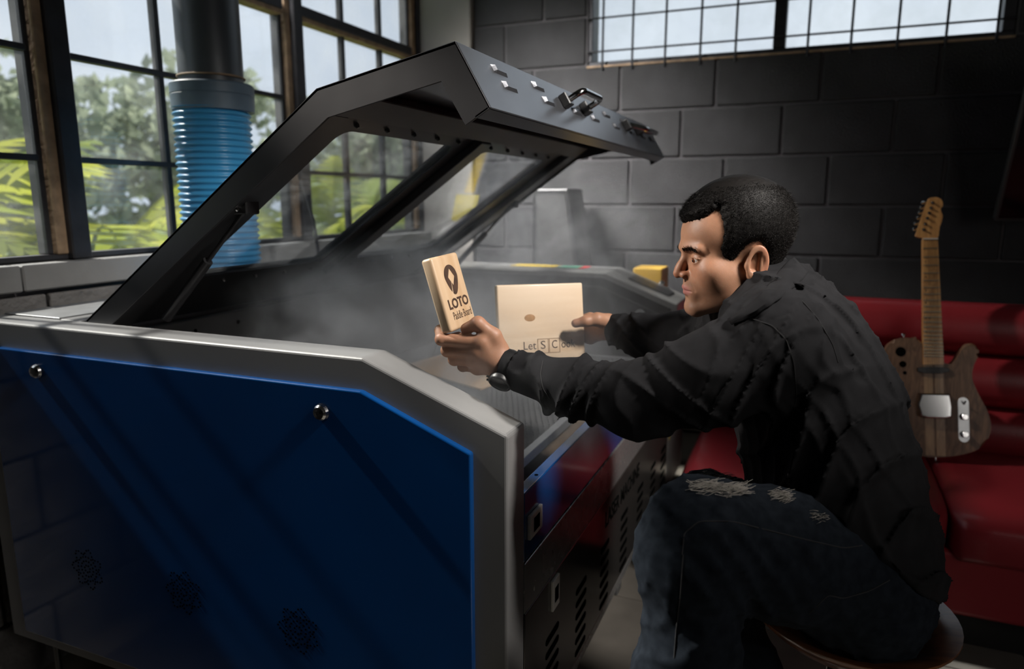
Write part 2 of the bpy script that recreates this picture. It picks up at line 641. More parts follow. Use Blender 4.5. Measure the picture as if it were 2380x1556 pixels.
win1 = empty('window_1', (1.9, WY, 1.148)); tag(win1, 'long steel-framed window wall with dusty panes above the concrete sill', None, kind='structure')
ZB, ZT = 1.150, 2.74
posts = [(0.335, 0.45), (1.37, 1.485), (2.406, 2.52), (3.40, 3.50)]
bm = B(); box(bm, (0.335, WY - 0.005, ZB), (WX, WY + 0.045, ZB + 0.016), bev=0.003); obj('bottom_rail', bm, M_STEEL, win1)
bm = B(); box(bm, (0.335, WY - 0.005, ZT), (WX, WY + 0.045, ZT + 0.03), bev=0.003); obj('top_rail', bm, M_STEEL, win1)
for (a, b) in posts:
    bm = B(); box(bm, (a + 0.05, WY - 0.03, ZB), (b - 0.005, WY + 0.05, ZT), bev=0.004); obj('post', bm, M_STEEL, win1)
    bm = B(); box(bm, (a + 0.018, WY - 0.012, ZB + 0.016), (a + 0.05, WY + 0.05, ZT), bev=0.003); obj('casement_stile', bm, M_RUST, win1)
    bm = B(); box(bm, (a, WY + 0.004, ZB + 0.016), (a + 0.016, WY + 0.05, ZT), bev=0.003); obj('stile_edge', bm, M_STEEL, win1)
bays = [(0.45, 1.37, None), (1.485, 2.406, (1.815, 2.16)), (2.52, 3.40, (2.83, 3.14))]
for bi, (a, b, bars) in enumerate(bays):
    bars = bars or (a + 0.32, a + 0.64)
    for x in bars:
        bm = B(); box(bm, (x - 0.009, WY, ZB + 0.016), (x + 0.009, WY + 0.03, ZT), bev=0.002); obj('glazing_bar', bm, M_STEEL, win1)
    for z in (1.436, 1.727, 2.35):
        bm = B(); box(bm, (a, WY - 0.004, z - 0.0085), (b, WY + 0.026, z + 0.0085), bev=0.002); obj('glazing_bar', bm, M_STEEL, win1)
    if bi >= 1:
        bm = B(); box(bm, (a, WY - 0.02, 2.058), (b, WY + 0.04, 2.100), bev=0.003); obj('transom', bm, M_STEEL, win1)
        bm = B(); box(bm, (a, WY - 0.018, 2.040), (b, WY + 0.04, 2.058), bev=0.002); obj('transom_edge', bm, M_RUST, win1)
    xs = [a] + list(bars) + [b]
    zs = [ZB + 0.016, 1.436, 1.727, 2.07, 2.35, ZT]
    for i in range(3):
        for j in range(5):
            bm = B(); box(bm, (xs[i] + 0.004, WY + 0.012, zs[j] + 0.004), (xs[i + 1] - 0.004, WY + 0.015, zs[j + 1] - 0.004)); obj('pane', bm, M_PANE, win1)

# ---------------------------------------------------------------- unseen sides of the room
bm = B(); box(bm, (-2.6, -2.75, -0.1), (WX + 0.2, -2.6, CEIL)); tag(obj('wall_right', bm, M_DARKWALL), kind='structure')
bm = B(); box(bm, (-2.75, -2.75, -0.1), (-2.6, WY + 0.12, CEIL)); tag(obj('wall_front', bm, M_DARKWALL), kind='structure')
bm = B(); box(bm, (-2.75, -2.75, CEIL), (WX + 0.2, WY + 0.3, CEIL + 0.1)); tag(obj('ceiling', bm, M_DARKWALL), kind='structure')
# ================================================================ laser cutting machine
M_GREYSATIN = mat('grey_satin_steel', (0.24, 0.24, 0.24), 0.27, metal=0.45, rvar=0.04)
M_GREY = mat('grey_powder_coat', (0.21, 0.21, 0.21), 0.42, var=0.06, vscale=3, rvar=0.06)
M_BLUE = mat('blue_gloss_paint', (0.003, 0.050, 0.19), 0.14, var=0.10, vscale=2.5, coat=0.6)
M_BLACKDOOR = mat('black_satin_steel', (0.085, 0.080, 0.076), 0.17, metal=0.6, rvar=0.04)
M_LID = mat('black_lid_steel', (0.028, 0.028, 0.030), 0.33, var=0.2, vscale=3, rvar=0.06)
M_FASCIA = mat('black_fascia_steel', (0.15, 0.155, 0.17), 0.28, metal=0.75, var=0.2, vscale=3)
M_INNER = mat('dark_inner_steel', (0.085, 0.085, 0.085), 0.45, var=0.2, vscale=5)
M_TRAY = mat('scorched_tray', (0.14, 0.105, 0.075), 0.6, var=0.5, vscale=9, bump=0.15, bscale=50)
M_ALU = mat('brushed_aluminium', (0.55, 0.56, 0.57), 0.35, metal=0.85, var=0.1, vscale=20)
M_CHROME = mat('chrome', (0.62, 0.62, 0.62), 0.14, metal=1.0)
M_DARKMETAL = mat('dark_bolt_steel', (0.10, 0.10, 0.10), 0.3, metal=0.8)
M_WHITEPL = mat('white_plastic', (0.62, 0.60, 0.55), 0.4)
M_BLACKPL = mat('black_plastic', (0.012, 0.012, 0.013), 0.4)
M_HOLE = mat('black_hole', (0.003, 0.003, 0.003), 0.9, spec=0.0)
M_LETTER = mat('black_door_lettering', (0.004, 0.004, 0.004), 0.9, spec=0.0)
M_YELLOW = mat('yellow_label', (0.60, 0.42, 0.02), 0.5)
M_GREENLB = mat('green_label', (0.10, 0.36, 0.24), 0.5)
M_REDLB = mat('red_label', (0.65, 0.03, 0.04), 0.5)
M_LIDGLASS = glass('scratched_lid_acrylic', (0.86, 0.88, 0.90), dirt=0.03, scale=14.0, streak=((1.0, 9.0, 1.0), (0, 0, 0.6)), gloss=0.03)

X0, X0I, X1I, X1 = 1.060, 1.141, 2.727, 2.99
YF, YB = 0.450, 1.872
ZB0, ZTOP = 0.190, 1.037
PROF = [(YF, ZB0), (YF, 0.926), (0.738, ZTOP), (YB, ZTOP), (YB, ZB0)]

mach = empty('laser_cutting_machine', (1.9, 1.1, 0.0))
tag(mach, 'large blue, grey and black laser cutting machine with its black lid raised beside the windows', 'machine')

bm = B(); prism(bm, PROF, X0, X0I, 'X', bev=0.006, seg=3)
obj('end_frame', bm, M_GREY, mach)['label'] = 'grey end frame with a sloped front corner'
bm = B(); prism(bm, [(0.515, 0.225), (0.515, 0.888), (0.737, 0.977), (1.80, 0.977), (1.80, 0.225)], X0 - 0.012, X0 + 0.004, 'X', bev=0.0035, seg=3)
side = obj('side_panel', bm, M_BLUE, mach); side['label'] = 'blue gloss end panel'
for (y, z) in ((0.822, 0.929), (1.618, 0.933)):
    bm = B(); lathe(bm, [(0.0, 0.016), (0.0045, 0.016), (0.006, 0.0155), (0.0115, 0.014), (0.0150, 0.010), (0.0168, 0.004), (0.0168, -0.003)], (X0 - 0.012, y, z), (-1, 0, 0), 28)
    lk = obj('cam_lock', bm, M_CHROME, side)
# vent rosettes punched through the blue panel (ring holes and scalloped outer ring)
for (y, z) in ((0.912, 0.452), (1.224, 0.466), (1.532, 0.456)):
    bm = B()
    pts = []
    for r, n in ((0.009, 7), (0.020, 14), (0.031, 21)):
        for k in range(n):
            a = 2 * math.pi * k / n + r * 30
            pts.append((r * math.cos(a), r * math.sin(a)))
    for k in range(42):
        a = 2 * math.pi * k / 42
        r = 0.044 + 0.0075 * math.cos(7 * a)
        pts.append((r * math.cos(a), r * math.sin(a)))
    for (a, b) in pts:
        lathe(bm, [(0.0022, 0.0), (0.0022, 0.0006)], (X0 - 0.0121, y + a, z + b), (-1, 0, 0), 7)
    o = obj('vent_holes', bm, M_HOLE, side); o['kind'] = 'stuff'; o['label'] = 'rosette of punched vent holes'

# front: blue rail, grey strip, black door, base strip
bm = B(); box(bm, (X0I, YF + 0.001, 0.650), (X1I, YF + 0.0255, 0.789), bev=0.003, seg=3)
rail = obj('front_rail', bm, M_BLUE, mach); rail['label'] = 'blue gloss front rail'
bm = B(); lathe(bm, [(0.004, 0), (0.004, 0.0006), (0, 0.0006)], (1.235, YF + 0.013, 0.789), (0, 0, 1), 10); obj('screw_hole', bm, M_HOLE, rail)
bm = B(); box(bm, (X0I, YF - 0.001, 0.545), (X1I, YF + 0.022, 0.648), bev=0.002, seg=2)
obj('front_strip', bm, M_GREYSATIN, mach)
bm = B(); box(bm, (X0I + 0.004, YF, 0.222), (2.63, YF + 0.020, 0.541), bev=0.002, seg=2)
door = obj('front_door', bm, M_BLACKDOOR, mach); door['label'] = 'black satin front door with slots and lettering'
bm = B(); box(bm, (X0I, YF + 0.002, ZB0), (X1I, YF + 0.022, 0.218), bev=0.002); obj('base_strip', bm, M_GREYSATIN, mach)
bm = B(); box(bm, (2.634, YF, 0.222), (X1I, YF + 0.022, 0.541), bev=0.002); obj('corner_post', bm, M_GREY, mach)
slot_me = None
for ci, x in enumerate((1.305, 1.515, 1.730, 1.945, 2.160, 2.365, 2.550)):
    for r in range(6):
        z = 0.405 - r * 0.0325
        if slot_me is None:
            bm = B()
            pts = []
            for k in range(9):
                a = math.pi / 2 + math.pi * k / 8
                pts.append((-0.034 + 0.008 * math.cos(a), 0.008 * math.sin(a)))
            for k in range(9):
                a = -math.pi / 2 + math.pi * k / 8
                pts.append((0.034 + 0.008 * math.cos(a), 0.008 * math.sin(a)))
            prism(bm, pts, -0.0008, 0.0015, 'Y')
            o = obj('slot', bm, M_HOLE, door, off=(x, YF, z)); slot_me = o.data
        else:
            obj('slot', slot_me, None, door, off=(x, YF, z))
me = text_mesh('LASER MACHINE', 0.064, 0.0004, 0.0006, 0.86)
place_mesh(me, (1.725, YF - 0.0006, 0.457), (1, 0, 0), (0, 0, 1), (0, -1, 0))
obj('lettering', me, M_LETTER, door)['label'] = 'black letters reading LASER MACHINE'
for (xa, xb, za, zb, pr, nm) in ((1.156, 1.222, 0.690, 0.738, rail, 'socket_plate'), (1.292, 1.334, 0.463, 0.533, door, 'latch_plate')):
    bm = B(); box(bm, (xa, YF - 0.006, za), (xb, YF + 0.001, zb), bev=0.002, seg=2)
    pl_ = obj(nm, bm, M_WHITEPL, pr); pl_['label'] = 'small white plate with a dark opening'
for (xa, xb, za, zb) in ((1.174, 1.204, 0.700, 0.728), (1.302, 1.324, 0.480, 0.514)):
    bm = B(); box(bm, (xa, YF - 0.0068, za), ((xa + xb) / 2 - 0.001, YF - 0.005, zb)); box(bm, ((xa + xb) / 2 + 0.001, YF - 0.0068, za), (xb, YF - 0.005, zb))
    obj('port', bm, M_HOLE, rail if za > 0.6 else door)
bm = B(); box(bm, (1.895, YF + 0.002, 0.165), (1.945, YF + 0.02, 0.192), bev=0.003); obj('bracket', bm, M_INNER, mach)
for (x, y) in ((1.12, 0.52), (1.12, 1.80), (2.93, 0.52), (2.93, 1.80)):
    bm = B(); lathe(bm, [(0.03, 0.0), (0.03, 0.012), (0.008, 0.02), (0.008, ZB0)], (x, y, 0.0), n=16); obj('levelling_foot', bm, M_DARKMETAL, mach, sm=30)

# far control cabinet with chamfered front
bm = B(); prism(bm, PROF, X1I, X1, 'X', bev=0.006, seg=3)
cab = obj('control_cabinet', bm, M_GREY, mach); cab['label'] = 'grey control cabinet at the far end'
bm = B(); prism(bm, [(0.475, 0.66), (0.475, 0.910), (0.745, 1.018), (1.52, 1.018), (1.52, 0.66)], X1I - 0.004, X1I + 0.001, 'X', bev=0.001); obj('inner_panel', bm, M_INNER, cab)
bm = B(); prism(bm, [(0.515, 0.68), (0.515, 0.885), (0.755, 0.982), (1.45, 0.982), (1.45, 0.68)], X1I - 0.008, X1I - 0.003, 'X', bev=0.001); obj('inner_panel', bm, M_INNER, cab)
bm = B(); lathe(bm, [(0.020, 0), (0.020, 0.004), (0.014, 0.004), (0.012, 0.001), (0, 0.001)], (X1I - 0.008, 0.592, 0.880), (-1, 0, 0), 24); obj('dial', bm, M_ALU, cab, sm=30)
Mch = Matrix.Translation((0, 0.594, 0.9815)) @ Matrix.Rotation(math.atan2(0.111, 0.288), 4, 'X')
bm = B(); box(bm, (2.80, -0.10, 0.0015), (2.93, 0.075, 0.0035), bev=0.001, M=Mch); obj('control_inset', bm, M_LID, cab)
bm = B(); lathe(bm, [(0.011, 0), (0.012, 0.010), (0.008, 0.014), (0, 0.014)], (2.965, 0.56, 0.974), (0, -0.36, 0.93), 16); obj('button', bm, M_CHROME, cab, sm=30)
for (ya, yb, m_) in ((1.00, 1.20, M_YELLOW), (0.895, 0.985, M_GREENLB), (0.862, 0.893, M_REDLB)):
    bm = B(); box(bm, (2.86, ya, ZTOP), (2.955, yb, ZTOP + 0.0015)); obj('label_strip', bm, m_, cab)
bm = B(); prism(bm, [(2.66, 0.445), (2.70, 0.445), (2.66, 0.405)], YF - 0.002, YF, 'Y'); obj('warning_sticker', bm, M_YELLOW, mach)

# inside: tray, walls, honeycomb bed
bm = B(); box(bm, (X0I, YF + 0.025, 0.640), (X1I, 1.55, 0.655)); obj('tray', bm, M_TRAY, mach)
bm = B(); box(bm, (X0I, 1.545, 0.655), (X1I, 1.575, 0.998), bev=0.002); rin = obj('rear_inner_wall', bm, M_INNER, mach)
for x in (1.44, 1.60, 1.92, 2.25, 2.55):
    bm = B(); lathe(bm, [(0.006, 0), (0.006, 0.001), (0, 0.001)], (x, 1.545, 0.965), (0, -1, 0), 10); obj('screw', bm, M_HOLE, rin)
bm = B(); box(bm, (X0I, 1.585, ZTOP - 0.03), (X1I, YB, ZTOP), bev=0.003); obj('rear_deck', bm, M_GREY, mach)
bm = B(); box(bm, (X0I, 1.66, ZTOP), (X1I, YB - 0.01, ZTOP + 0.003), bev=0.001); obj('rear_deck_plate', bm, M_ALU, mach)
bm = B(); box(bm, (X0I, 1.575, ZTOP - 0.06), (X1I, 1.585, ZTOP - 0.005)); obj('hinge_strip', bm, M_LID, mach)
bm = B(); box(bm, (X0I, YB - 0.02, ZB0), (X1I, YB, ZTOP - 0.03)); obj('back_panel', bm, M_BLUE, mach)
bm = B(); box(bm, (X0I, YF + 0.03, ZB0), (X1I, YB - 0.03, ZB0 + 0.01)); obj('base_plate', bm, M_INNER, mach)
HX0, HX1, HY0, HY1, HZ = 1.30, 2.62, 0.605, 1.45, 0.722
bed = empty('honeycomb_bed', ((HX0 + HX1) / 2, (HY0 + HY1) / 2, 0.655), mach)
bed.location = bed.location - mach.location
bm = B(); box(bm, (HX0 - 0.02, HY0 - 0.022, 0.700), (HX1 + 0.02, HY0, HZ + 0.002), bev=0.001)
box(bm, (HX0 - 0.02, HY1, 0.700), (HX1 + 0.02, HY1 + 0.022, HZ + 0.002), bev=0.001)
box(bm, (HX0 - 0.02, HY0, 0.700), (HX0, HY1, HZ + 0.002), bev=0.001)
box(bm, (HX1, HY0, 0.700), (HX1 + 0.02, HY1, HZ + 0.002), bev=0.001)
obj('bed_frame', bm, M_ALU, bed)
bm = B(); box(bm, (HX0, HY0, 0.690), (HX1, HY1, 0.700)); obj('bed_backing', bm, M_INNER, bed)
bm = B()
cp = 0.0098
nx, ny = int((HX1 - HX0) / cp), int((HY1 - HY0) / (cp * 0.88))
for j in range(ny):
    prev = None
    y = HY0 + (j + 0.5) * cp * 0.88
    for i in range(nx + 1):
        s = (1 if (i // 2 + j) % 2 == 0 else -1) * cp * 0.36
        x = HX0 + i * cp * 0.999
        a = bm.verts.new((x, y + s, HZ)); b = bm.verts.new((x, y + s, 0.706))
        if prev: bm.faces.new((prev[0], a, b, prev[1]))
        prev = (a, b)
hc = obj('honeycomb', bm, M_ALU, bed); hc['kind'] = 'stuff'
bm = B(); box(bm, (X0I, 0.50, 0.655), (1.27, 1.545, 0.69), bev=0.002); obj('guide_rail', bm, M_INNER, mach)

# ---------------------------------------------------------------- raised lid
lid = empty('lid', (1.9, 1.57, 1.039), mach); lid.location = Vector((1.9, 1.57, 1.039)) - mach.location
lid['label'] = 'raised black lid with two acrylic windows'
HN, BD, TP, LW = Vector((0, 1.570, 1.039)), Vector((0, 0.873, 1.525)), Vector((0, 0.581, 1.5855)), Vector((0, 0.516, 1.474))
LXA, LXB = 1.143, 2.700
T1 = (BD - HN).normalized(); L1 = (BD - HN).length
T2 = (TP - BD).normalized(); L2 = (TP - BD).length
T3 = (LW - TP).normalized(); L3 = (LW - TP).length


def seg_matrix(o, t, nrm):
    M = Matrix.Identity(4)
    for i, c in enumerate(((1, 0, 0), t, nrm)):
        for r in range(3):
            M[r][i] = c[r]
    for r in range(3):
        M[r][3] = o[r]
    return M


ML1 = seg_matrix(HN, T1, Vector((0, -T1.z, T1.y)) if T1.y > 0 else Vector((0, -T1.z, T1.y)))
N1 = Vector((0, -0.572, -0.820)); N2 = Vector((0, -0.203, -0.979)); N3 = Vector((0, 0.864, -0.504))
ML1, ML2, ML3 = seg_matrix(HN, T1, N1), seg_matrix(BD, T2, N2), seg_matrix(TP, T3, N3)


def rounded_rect(x0, x1, y0, y1, r, n=5):
    pts = []
    for cx_, cy_, a0 in ((x1 - r, y1 - r, 0), (x0 + r, y1 - r, 90), (x0 + r, y0 + r, 180), (x1 - r, y0 + r, 270)):
        for k in range(n + 1):
            a = math.radians(a0 + 90 * k / n)
            pts.append((cx_ + r * math.cos(a), cy_ + r * math.sin(a)))
    return pts


def hole_plate(bm, outer, hole, r, o0, o1, M):
    inn = rounded_rect(*hole, r)
    out = []
    x0, x1, y0, y1 = outer
    n = len(inn) // 4
    corners = ((x1, y1), (x0, y1), (x0, y0), (x1, y0))
    for q, (c, nx_) in enumerate(zip(corners, range(4))):
        for k in range(n):
            f = k / (n - 1)
            px, py = inn[q * n + k]
            # project to the outer border, first half on one side, second half on the other
            if q == 0: out.append((x1, y0 + (y1 - y0) * (py - hole[2]) / (hole[3] - hole[2])) if f < 0.5 else (x0 + (x1 - x0) * (px - hole[0]) / (hole[1] - hole[0]), y1))
            if q == 1: out.append((x0 + (x1 - x0) * (px - hole[0]) / (hole[1] - hole[0]), y1) if f < 0.5 else (x0, y0 + (y1 - y0) * (py - hole[2]) / (hole[3] - hole[2])))
            if q == 2: out.append((x0, y0 + (y1 - y0) * (py - hole[2]) / (hole[3] - hole[2])) if f < 0.5 else (x0 + (x1 - x0) * (px - hole[0]) / (hole[1] - hole[0]), y0))
            if q == 3: out.append((x0 + (x1 - x0) * (px - hole[0]) / (hole[1] - hole[0]), y0) if f < 0.5 else (x1, y0 + (y1 - y0) * (py - hole[2]) / (hole[3] - hole[2])))
    # snap nearest out points to the corners so the plate fills its rectangle
    for c in corners:
        i = min(range(len(out)), key=lambda i: (out[i][0] - c[0]) ** 2 + (out[i][1] - c[1]) ** 2)
        out[i] = c
    rings = []
    for loop, o in ((out, o0), (inn, o0), (inn, o1), (out, o1)):
        rings.append([bm.verts.new(M @ Vector((p[0], p[1], o))) for p in loop])
    N = len(inn)
    for a in range(4):
        r0, r1 = rings[a], rings[(a + 1) % 4]
        for k in range(N):
            bm.faces.new((r0[k], r0[(k + 1) % N], r1[(k + 1) % N], r1[k]))


PANES = [((LXA + 0.004, 1.872, 0.0, L1), (1.275, 1.785, 0.21, 0.783)), ((1.872, LXB - 0.004, 0.0, L1), (1.962, 2.505, 0.205, 0.780))]
for outer, hole in PANES:
    bm = B(); hole_plate(bm, outer, hole, 0.035, 0.024, 0.030, ML1); obj('window_surround', bm, M_LID, lid)
    bm = B(); box(bm, (hole[0] - 0.012, hole[2] - 0.012, 0.018), (hole[1] + 0.012, hole[3] + 0.012, 0.022), M=ML1); obj('acrylic_pane', bm, M_LIDGLASS, lid)
    for i in range(5):
        for s in (hole[3] + 0.022, hole[2] - 0.03):
            x = hole[0] + 0.02 + i * (hole[1] - hole[0] - 0.04) / 4
            bm = B(); lathe(bm, [(0.0055, 0), (0.0055, 0.004), (0.003, 0.009), (0, 0.009)], ML1 @ Vector((x, s, 0.030)), N1, 10); obj('cap_nut', bm, M_DARKMETAL, lid, sm=30)
bm = B()
pts_o = [HN, BD, TP, LW]
BDI, TPI, LWI, HNI = Vector((0, 0.851, 1.473)), Vector((0, 0.609, 1.5236)), LW + N3 * 0.055, HN + N1 * 0.052
poly = [(p.y, p.z) for p in (HN, BD, TP, LW, LWI, TPI, BDI, HNI)]
for xa in (LXA, LXB - 0.006):
    bm = B(); prism(bm, poly, xa, xa + 0.006, 'X', bev=0.001, seg=1); obj('side_flange', bm, M_LID, lid)
bm = B(); box(bm, (LXA, 0, 0), (LXB, 0.19, 0.005), M=ML1); box(bm, (LXA, 0.80, 0), (LXB, L1, 0.005), M=ML1)
for a, b in ((LXA, 1.262), (1.798, 1.95), (2.518, LXB)):
    box(bm, (a, 0.19, 0), (b, 0.80, 0.005), M=ML1)
obj('outer_skin', bm, M_LID, lid)
bm = B(); box(bm, (1.840, 0.16, 0.030), (1.905, 0.835, 0.052), bev=0.002, M=ML1); obj('centre_bar', bm, M_LID, lid)
for xa, xb in ((LXA + 0.006, 1.215), (2.60, LXB - 0.006)):
    bm = B(); box(bm, (xa, 0.02, 0.030), (xb, 0.84, 0.050), bev=0.002, M=ML1); obj('side_channel', bm, M_LID, lid)
bm = B(); box(bm, (LXA + 0.006, 0.838, 0.026), (LXB - 0.006, 0.90, 0.050), bev=0.002, M=ML1); obj('top_channel', bm, M_INNER, lid)
bm = B(); box(bm, (LXA, 0, 0), (LXB, L2, 0.005), M=ML2); obj('top_skin', bm, M_FASCIA, lid)
bm = B(); box(bm, (LXA, 0, 0), (LXB, L3, 0.004), bev=0.001, M=ML3); box(bm, (LXA, L3 - 0.004, 0.004), (LXB, L3, 0.032), bev=0.0005, M=ML3)
fas = obj('fascia', bm, M_FASCIA, lid)
# louvres pressed out of the fascia, two rows
lv = None
for s, xs in ((0.030, (1.295, 1.503, 1.71, 1.87, 2.06, 2.26, 2.45, 2.60)), (0.063, (1.307, 1.525, 1.73, 1.89, 2.112, 2.31, 2.47, 2.61))):
    for x in xs:
        if lv is None:
            bm = B()
            prof = [(-0.030, 0), (-0.024, -0.006), (0.018, -0.006), (0.030, 0)]
            v0 = [bm.verts.new((a, -0.005, b)) for a, b in prof]
            v1 = [bm.verts.new((a, 0.005, b * 0.9)) for a, b in prof]
            v2 = [bm.verts.new((a * 1.05, 0.009, 0)) for a, b in prof]
            v3 = [bm.verts.new((a * 1.05, -0.009, 0)) for a, b in prof]
            for r0, r1 in ((v3, v0), (v0, v1), (v1, v2)):
                for k in range(3):
                    bm.faces.new((r0[k], r0[k + 1], r1[k + 1], r1[k]))
            me = bpy.data.meshes.new('louvre'); bm.to_mesh(me); bm.free(); me.transform(ML3.to_3x3().to_4x4()); me.materials.append(M_FASCIA)
            lv = me
        obj('louvre', lv, None, lid, off=ML3 @ Vector((x, s, 0)))
# pull handles: one standing out, one hanging folded
h1 = [ML3 @ Vector(p) for p in ((1.640, 0.052, 0.0), (1.640, 0.052, -0.055), (1.800, 0.052, -0.055), (1.800, 0.052, 0.0))]
bm = B(); tube(bm, fillet(h1, 0.02), 0.0075, 12)
obj('handle', bm, M_CHROME, lid, sm=30)['label'] = 'bright metal pull handle'
h2 = [ML3 @ Vector(p) for p in ((2.24, 0.048, -0.012), (2.285, 0.085, -0.050), (2.44, 0.085, -0.050), (2.40, 0.048, -0.012))]
bm = B(); tube(bm, fillet(h2, 0.02), 0.0075, 12)
obj('handle', bm, M_CHROME, lid, sm=30)['label'] = 'bright metal pull handle folded down'
for x in (1.640, 1.800, 2.24, 2.40):
    bm = B(); box(bm, (x - 0.014, 0.034, -0.020), (x + 0.014, 0.066, 0.0), bev=0.002, M=ML3); obj('handle_block', bm, M_DARKMETAL, lid)
# gas struts
for x in (2.655, 1.190):
    a, b = Vector((x, 1.107, 1.300)), Vector((x, 1.363, 1.050))
    m_ = a.lerp(b, 0.45)
    bm = B(); tube(bm, [a, m_], 0.005, 10); tube(bm, [m_, b], 0.011, 12); st = obj('gas_strut', bm, M_LID, mach, sm=30)
    bm = B(); box(bm, (x - 0.02, 1.085, 1.290), (x + 0.02, 1.130, 1.345), bev=0.003); obj('strut_bracket', bm, M_BLACKPL, mach)
    bm = B(); lathe(bm, [(0.008, 0), (0.008, 0.006), (0.005, 0.009), (0, 0.009)], (x - 0.02, 1.107, 1.304), (-1, 0, 0), 14); obj('bolt', bm, M_CHROME, mach, sm=30)
# ================================================================ furniture and things in the room
M_RED = mat('red_leather', (0.31, 0.026, 0.034), 0.36, var=0.12, vscale=3, bump=0.12, bscale=160, coat=0.1, bdist=0.003)
M_PLINTH = mat('black_plinth', (0.012, 0.011, 0.011), 0.6)
M_WALNUT = wood('walnut', (0.10, 0.052, 0.028), (0.23, 0.125, 0.068), 'Z', 34, 0.5, 0.05)
M_MAPLE = wood('maple', (0.42, 0.20, 0.065), (0.60, 0.32, 0.11), 'Z', 26, 0.35, 0.4)
M_STRIPE = wood('pale_stripe', (0.30, 0.17, 0.08), (0.42, 0.25, 0.12), 'Z', 30, 0.4, 0.3)
M_FRET = mat('fret_wire', (0.30, 0.26, 0.18), 0.35, metal=0.7)
M_STOOLWOOD = wood('stool_plywood', (0.10, 0.032, 0.012), (0.30, 0.115, 0.045), 'Y', 22, 0.3, 0.5)
M_PIPE = mat('dark_duct_pipe', (0.10, 0.11, 0.12), 0.4, metal=0.3, var=0.15, vscale=6)
M_CUFF = mat('slate_hose_cuff', (0.10, 0.15, 0.20), 0.5, var=0.2, vscale=10)
M_HOSE = mat('blue_hose', (0.045, 0.27, 0.52), 0.32, var=0.1, vscale=5)
M_SCREEN = mat('black_screen', (0.006, 0.006, 0.007), 0.12)
M_BEZEL = mat('black_bezel', (0.05, 0.05, 0.05), 0.4)
M_PLY = wood('plywood_sheet', (0.50, 0.32, 0.17), (0.66, 0.46, 0.28), 'X', 10, 0.6, 0.0)
M_PAPER = mat('yellow_notice_paper', (0.52, 0.42, 0.06), 0.7, var=0.12, vscale=40)
M_OCHRE = mat('ochre_card', (0.55, 0.34, 0.05), 0.6)

# ---------------------------------------------------------------- red channelled sofa
sofa = empty('leather_sofa', (2.65, -0.7, 0.0)); tag(sofa, 'red leather bench sofa with a horizontally channelled back below the black wall', 'sofa')
SY0, SY1 = -2.1, 0.34


def roll(bm, c, rx, rz, y0, y1, n=20, sq=2.6, tilt=0.0):
    """A stuffed roll lying along y: super-ellipse section, soft ends."""
    ys = [y0, y0 + 0.012, y0 + 0.035] + [y0 + 0.035 + (y1 - y0 - 0.07) * k / 6 for k in range(1, 6)] + [y1 - 0.035, y1 - 0.012, y1]
    sc = [0.80, 0.93, 1.0] + [1.0] * 5 + [1.0, 0.93, 0.80]
    rings = []
    for y, s in zip(ys, sc):
        rg = []
        for k in range(n):
            a = 2 * math.pi * k / n
            ca, sa = math.cos(a), math.sin(a)
            x = math.copysign(abs(ca) ** (2 / sq), ca) * rx * s
            z = math.copysign(abs(sa) ** (2 / sq), sa) * rz * s
            rg.append(bm.verts.new((c[0] + x * math.cos(tilt) + z * math.sin(tilt), y, c[1] + z * math.cos(tilt) - x * math.sin(tilt))))
        rings.append(rg)
    for r0, r1 in zip(rings, rings[1:]):
        for k in range(n):
            bm.faces.new((r0[k], r0[(k + 1) % n], r1[(k + 1) % n], r1[k]))
    bm.faces.new(rings[0][::-1]); bm.faces.new(rings[-1])


for (x, z, rz) in ((2.985, 0.862, 0.094), (2.955, 0.678, 0.093), (2.925, 0.500, 0.090)):
    bm = B(); roll(bm, (x, z), 0.10, rz, SY0, SY1 + 0.03, tilt=0.14); obj('back_roll', bm, M_RED, sofa, sm=60)
bm = B(); box(bm, (3.00, SY0, 0.12), (3.08, SY1, 0.92), bev=0.01); obj('back_shell', bm, M_RED, sofa, sm=40)
for k, y1 in enumerate((0.34, -0.005, -0.43, -0.86, -1.29, -1.72)):
    y0 = (-0.005, -0.43, -0.86, -1.29, -1.72, SY0)[k]
    bm = B(); roll(bm, (2.545, 0.372), 0.355, 0.080, y0 + 0.002, y1 - 0.002, n=36, sq=5); obj('seat_pad', bm, M_RED, sofa, sm=60)
bm = B(); box(bm, (2.225, SY0, 0.13), (3.02, SY1 - 0.02, 0.33), bev=0.02, seg=3); obj('seat_base', bm, M_RED, sofa, sm=40)
bm = B(); box(bm, (2.315, SY0 + 0.03, 0.0), (3.04, SY1 - 0.05, 0.14)); obj('plinth', bm, M_PLINTH, sofa)

